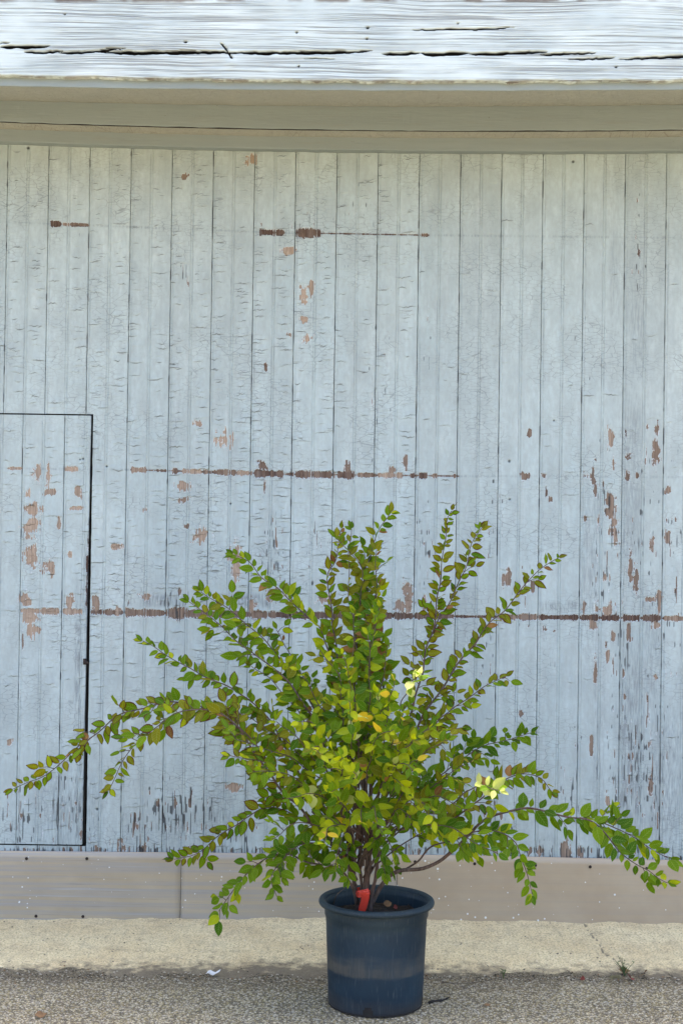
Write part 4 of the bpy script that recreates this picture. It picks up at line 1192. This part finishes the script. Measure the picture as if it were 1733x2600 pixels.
# ---- stems
STEMS = [([(926,2312),(930,2250),(934,2180),(936,2110),(925,2000),(908,1860),(900,1720)], .0125, .003),
         ([(908,2312),(900,2250),(890,2180),(872,2090),(850,1990),(820,1890)], .0085, .003),
         ([(938,2316),(946,2260),(958,2190),(955,2110),(985,1990),(1020,1880)], .0070, .003),
         ([(918,2316),(915,2230),(912,2150),(905,2080),(890,1990),(865,1880)], .0050, .002),
         ([(936,2110),(905,2108),(860,2106),(820,2085),(790,2060)], .0070, .003)]
for q, (pp, ra, rb) in enumerate(STEMS):
    pts = catmull([P(x, y, Y_POT + (0.012 * math.sin(q * 2.1)) + 0.0002 * q) for x, y in pp], 0.012)
    n = len(pts)
    for i in range(n):
        pts[i] = pts[i] + Vector((math.sin(i * .7 + q), math.sin(i * .5 + q * 3), 0)) * 0.0015
    rad = [ra + (rb - ra) * (i / (n - 1)) ** 0.8 + 0.0009 * math.sin(i * 1.3 + q) for i in range(n)]
    V, Fc = tube(pts, rad, 10)
    mesh_obj('stem', V, Fc, M_BARK, shrub, SB, smooth=True)
BO = []
for V, Fc in branches:
    BO.append(mesh_obj('branch', V, Fc, M_BARK, shrub, SB, smooth=True))

# ---- leaves: the 300 that show largest are objects of their own
def vis_key(L):
    m4, length = L[0], L[1]
    c = m4.translation
    view = (Vector((0, 0, CAM_Z)) - c); dist = view.length
    nrm = Vector((m4[0][2], m4[1][2], m4[2][2])).normalized()
    px, py = pix(c.x, c.y, c.z)
    outer = 1.0 if (abs(px - 900) > 330 or py < 1600) else 0.0
    return length / dist * (0.35 + abs(nrm.dot(view.normalized()))) * (1.0 + 0.35 * outer - 0.8 * (c.y - Y_POT))
order = sorted(range(len(LEAVES)), key=lambda i: -vis_key(LEAVES[i]))
single = set(order[:300])
var_cache = {}
rv = random.Random(5)
def leaf_arrays(gi, color, red):
    V, Fc, UV = GEO[gi]
    lc = np.tile(np.array([*color, 1.0]), (len(V), 1))
    ruv = np.stack([UV[:, 0], UV[:, 1], np.full(len(V), min(1.0, red)), np.ones(len(V))], 1)
    ruv[-4:, 1] = 0.0; ruv[-4:, 2] = 0
    return V, Fc, lc, ruv
AV, AF, AC, AR = [], [], [], []
nv = 0
invT = Matrix.Translation(-SB)
for i, (m4, length, gi, cls, red, bi) in enumerate(LEAVES):
    if i in single:
        key = (gi % 8, cls, int(min(2, red * 2.2)), rv.randrange(2))
        if key not in var_cache:
            V, Fc, lc, ruv = leaf_arrays(key[0], leaf_color(cls, rv), key[2] * 0.48)
            o = mesh_obj('leaf', V, Fc, M_LEAF, None, None, True, {'lc': lc, 'ruv': ruv})
            var_cache[key] = o.data
        else:
            o = bpy.data.objects.new('leaf', var_cache[key]); COL.objects.link(o)
        o.parent = BO[bi]
        o.matrix_basis = invT @ m4
    else:
        V, Fc, lc, ruv = leaf_arrays(gi, leaf_color(cls, rv), red)
        Mx = np.array(m4)
        W = V @ Mx[:3, :3].T + Mx[:3, 3]
        AV.append(W); AC.append(lc); AR.append(ruv)
        AF.append(np.array(Fc) + nv); nv += len(V)
fo = mesh_obj('foliage', np.concatenate(AV), np.concatenate(AF), M_LEAF, shrub, SB, True, {'lc': np.concatenate(AC), 'ruv': np.concatenate(AR)})
fo['kind'] = 'stuff'
print('leaves', len(LEAVES), 'branches', len(branches))

# ------------------------------------------------------------------ red ribbon tied round the stem
yr = Y_POT - 0.026
rb_o = P(924, 2262, yr)
V, Fc = [], []
left = [(906,2262),(913,2268),(917,2278),(915,2290),(911,2302),(909,2313)]
right = [(934,2256),(937,2270),(937,2280),(934,2292),(931,2304),(927,2314)]
dep = [0, -.006, -.004, -.001, .002, .004]
for (l, r_, d) in zip(left, right, dep):
    a, b = P(*l, yr + d), P(*r_, yr + d)
    for t in (0, .35, .7, 1): V.append((a.lerp(b, t) + Vector((0, -0.0035 * math.sin(t * 3.1), 0)))[:])
for a in range(5):
    for j in range(3): Fc.append((a * 4 + j, a * 4 + j + 1, a * 4 + 4 + j + 1, a * 4 + 4 + j))
n = len(V)
V += [(x, y + 0.0009, z) for x, y, z in V]
Fc += [tuple(n + q for q in f[::-1]) for f in Fc]
# loop round the stems
c0 = P(922, 2266, Y_POT); rr = 0.022
ring = []
for s in range(25):
    a = 2 * math.pi * s / 24
    for hz, off in ((0.008, 0), (-0.007, 0.0015)):
        ring.append((c0.x + (rr + off) * math.sin(a), c0.y - (rr + off) * 1.05 * math.cos(a), c0.z + hz + 0.004 * math.sin(a * 2)))
n = len(V); V += ring
Fc += [(n + 2 * s, n + 2 * s + 2, n + 2 * s + 3, n + 2 * s + 1) for s in range(24)]
# knot
kn = P(925, 2265, yr - 0.004)
for a in range(5):
    for s in range(8):
        th = math.pi * a / 4; ph = 2 * math.pi * s / 8
        V.append((kn.x + 0.011 * math.sin(th) * math.cos(ph), kn.y + 0.006 * math.cos(th), kn.z + 0.009 * math.sin(th) * math.sin(ph) * (1 + .3 * math.sin(3 * ph))))
n = len(V) - 40
for a in range(4):
    for s in range(8): Fc.append((n + a * 8 + s, n + a * 8 + (s + 1) % 8, n + a * 8 + 8 + (s + 1) % 8, n + a * 8 + 8 + s))
setp(mesh_obj('ribbon_tag', V, Fc, M_RED, None, rb_o, False), 'bright red plastic ribbon tied round the shrub stem above the soil', 'ribbon')

# ------------------------------------------------------------------ litter
def dry_leaf(loc, length, rotz, mat, label, tilt=0.3, gi=0, group=None, cat='fallen leaf'):
    V, Fc, UV = GEO[gi]
    R = Matrix.Rotation(rotz, 4, 'Z') @ Matrix.Rotation(tilt, 4, 'X')
    W = []
    for x, y, z in V:
        q = R @ Vector(((x - 0.5) * length, y * length * 1.1, (z * 1.8 + 0.25 * (x - .5) ** 2) * length))
        W.append(q)
    mz = min(q.z for q in W)
    W = [(loc.x + q.x, loc.y + q.y, loc.z + q.z - mz + 0.0015) for q in W]
    return setp(mesh_obj('fallen_leaf', W, Fc, mat, None, loc, True), label, cat, group)
def soil_at(px, py):
    p = G(px, py, SZ + 0.004); return p
dry_leaf(soil_at(878, 2288), 0.030, 0.3, M_DRYY, 'tan dry leaf on the soil at the left inside the pot', .5, 1)
dry_leaf(soil_at(985, 2302), 0.034, 0.5, M_DRY, 'curled brown dry leaf on the soil right of the ribbon', .9, 2)
dry_leaf(soil_at(1004, 2308), 0.024, 0.8, M_DRYR, 'dark red dry leaf at the right front inside the pot', 1.0, 3)
dry_leaf(soil_at(905, 2304), 0.022, 2.0, M_DRY, 'small brown dry leaf behind the red ribbon', .7, 4)
dry_leaf(G(105, 2583), 0.038, 0.4, M_DRY, 'brown crumpled leaf on the asphalt at bottom left', .5, 5)
dry_leaf(G(1237, 2554), 0.020, 0.2, M_DRY, 'tiny orange-brown leaf on the asphalt right of the pot', .4, 6)
for q, (px, py, m_, lb) in enumerate([(1585, 2470, M_DRY, 'brown dry leaf leaning on the weed at right'), (1600, 2487, M_DRYR, 'reddish dry leaf in front of the weed'), (1560, 2488, M_DRYY, 'yellowish dry leaf left of the weed'),
                                      (1632, 2480, M_DRY, 'brown dry leaf right of the weed by the concrete edge'), (1480, 2490, M_DRYR, 'small red-brown leaf left of the weed along the concrete edge')]):
    dry_leaf(G(px, py, 0.004), 0.038 if q != 4 else .022, q * 1.3, m_, lb, .6 + .1 * q, 7 + q, 'dry leaves round the weed')
# paper scrap
c = G(541, 2471, 0.012)
V = []
for a in range(6):
    for j in range(3):
        x = (a / 5 - .5) * 0.042; y = (j / 2 - .5) * 0.020
        V.append((c.x + x + 0.3 * y, c.y + y, c.z + 0.004 * math.sin(a * 1.7) + 0.004 * (j == 2) + 0.003 * (a == 5)))
Fc = [(a * 3 + j, a * 3 + 3 + j, a * 3 + 4 + j, a * 3 + j + 1) for a in range(5) for j in range(2)]
n = len(V); V += [(x, y, z - 0.0008) for x, y, z in V]; Fc += [tuple(n + q for q in f[::-1]) for f in Fc]
setp(mesh_obj('paper_scrap', V, Fc, M_PAPER, None, c, False), 'torn white paper scrap lying at the concrete edge', 'paper')
# twigs
def twig(pts, rad, label, mat=M_TWIG):
    pp = catmull(pts, 0.01); n = len(pp)
    V, Fc = tube(pp, [rad * (1 - 0.6 * i / n) * (1 + .25 * math.sin(i * 2.1)) for i in range(n)], 6)
    setp(mesh_obj('twig', V, Fc, mat, None, pts[0], True), label, 'twig')
twig([G(1087, 2546, .004), G(1104, 2541, .006), G(1120, 2540, .005), G(1140, 2532, .004)], 0.0045, 'dark bent twig on the asphalt right of the pot', M_DARK)
twig([G(846, 2296, SZ + .006), P(853, 2275, Y_POT - .06), P(868, 2260, Y_POT - .04), P(890, 2248, Y_POT + .0)], 0.0022, 'thin grey twig arching at the left inside the pot')
twig([G(1034, 2305, SZ + .004), P(1035, 2296, Y_POT - .02)], 0.0016, 'short upright twig stub at the right inside the pot')
twig([G(1120, 2494, .003), G(1180, 2497, .006), G(1215, 2492, .003)], 0.0014, 'thin straight stalk lying along the concrete edge')
# weed and sprout
def weed(c, h, nst, spread, label, seed, name):
    r = random.Random(seed)
    e = empty(name, c, label, 'weed')
    for q in range(nst):
        a = r.uniform(0, 6.28); L = h * r.uniform(.6, 1.1)
        p = [c, c + Vector((math.cos(a) * spread * .4, math.sin(a) * spread * .3, L * .55)), c + Vector((math.cos(a) * spread, math.sin(a) * spread * .6, L))]
        pp = catmull(p, .006)
        V, Fc = tube(pp, [0.0012 * (1 - .6 * i / len(pp)) for i in range(len(pp))], 5)
        mesh_obj('stalk', V, Fc, M_WEED if q % 3 else M_TWIG, e, c, True)
        for s in range(4):
            g, Fg, _ = GEO[s]
            k = pp[min(len(pp) - 1, 2 + s * len(pp) // 5)]
            an = r.uniform(0, 6.28); ln = r.uniform(.010, .018)
            R = Matrix.Rotation(an, 3, 'Z') @ Matrix.Rotation(-.5, 3, 'Y')
            W = [tuple(k + R @ Vector((x * ln, y * ln * .7, z * ln))) for x, y, z in g]
            mesh_obj('blade', W, Fg, M_WEED, e, c, True)
weed(G(1585, 2478, .002), .065, 9, .034, 'small scraggly weed growing at the concrete edge on the right', 4, 'weed')
weed(G(1277, 2485, .002), .030, 3, .006, 'tiny green sprout in the joint between concrete and asphalt', 9, 'sprout')

# loose grit on the asphalt and along the joint
rg = np.random.default_rng(4)
def grit(name, n, mat, label, smin, smax, ylo, yhi, joint=False):
    x = rg.uniform(-1.45, 1.45, n)
    if joint:
        y = y_join(x) + rg.normal(0, 0.035, n)
    else:
        y = rg.uniform(ylo, yhi, n)
    s = smin + (smax - smin) * rg.random(n) ** 3
    keep = (np.hypot(x - PC.x, y - PC.y) > 0.155)
    x, y, s = x[keep], y[keep], s[keep]; n = len(x)
    base = np.array([(1, 0, 0), (0, 1, 0), (-1, 0, 0), (0, -1, 0), (0, 0, .7), (0, 0, -.4)], float)
    V = base[None] * (s[:, None, None]) * rg.uniform(.6, 1.2, (n, 6, 1))
    a = rg.uniform(0, 6.28, n); ca, sa = np.cos(a), np.sin(a)
    Vx = V[:, :, 0] * ca[:, None] - V[:, :, 1] * sa[:, None]; Vy = V[:, :, 0] * sa[:, None] + V[:, :, 1] * ca[:, None]
    t = np.clip((y - (y_join(x) - .035)) / (Y_WALL - (y_join(x) - .035)), 0, 1)
    zg = np.maximum(0, -0.006 + (0.035) * t ** 0.85)
    W = np.stack([Vx + x[:, None], Vy * .8 + y[:, None], V[:, :, 2] * .7 + zg[:, None] + s[:, None] * .15], -1).reshape(-1, 3)
    tri = np.array([(0, 1, 4), (1, 2, 4), (2, 3, 4), (3, 0, 4), (1, 0, 5), (2, 1, 5), (3, 2, 5), (0, 3, 5)])
    Fc = (np.arange(n)[:, None, None] * 6 + tri[None]).reshape(-1, 3)
    setp(mesh_obj(name, W, Fc, mat), label, 'grit', kind='stuff')
grit('pale_grit', 11000, M_STONE, 'pale stone chips scattered over the asphalt', .0016, .0064, 4.05, 4.83)
grit('dark_grit', 2600, M_DARK, 'dark crumbs of dirt gathered along the concrete edge', .0012, .0045, 0, 0, True)
grit('apron_crumbs', 260, M_DARK, 'dark crumbs scattered over the concrete apron', .0012, .0055, 4.86, 5.33)
grit('plant_debris', 420, M_DRY, 'tiny brown plant crumbs caught along the concrete edge', .0015, .0060, 0, 0, True)
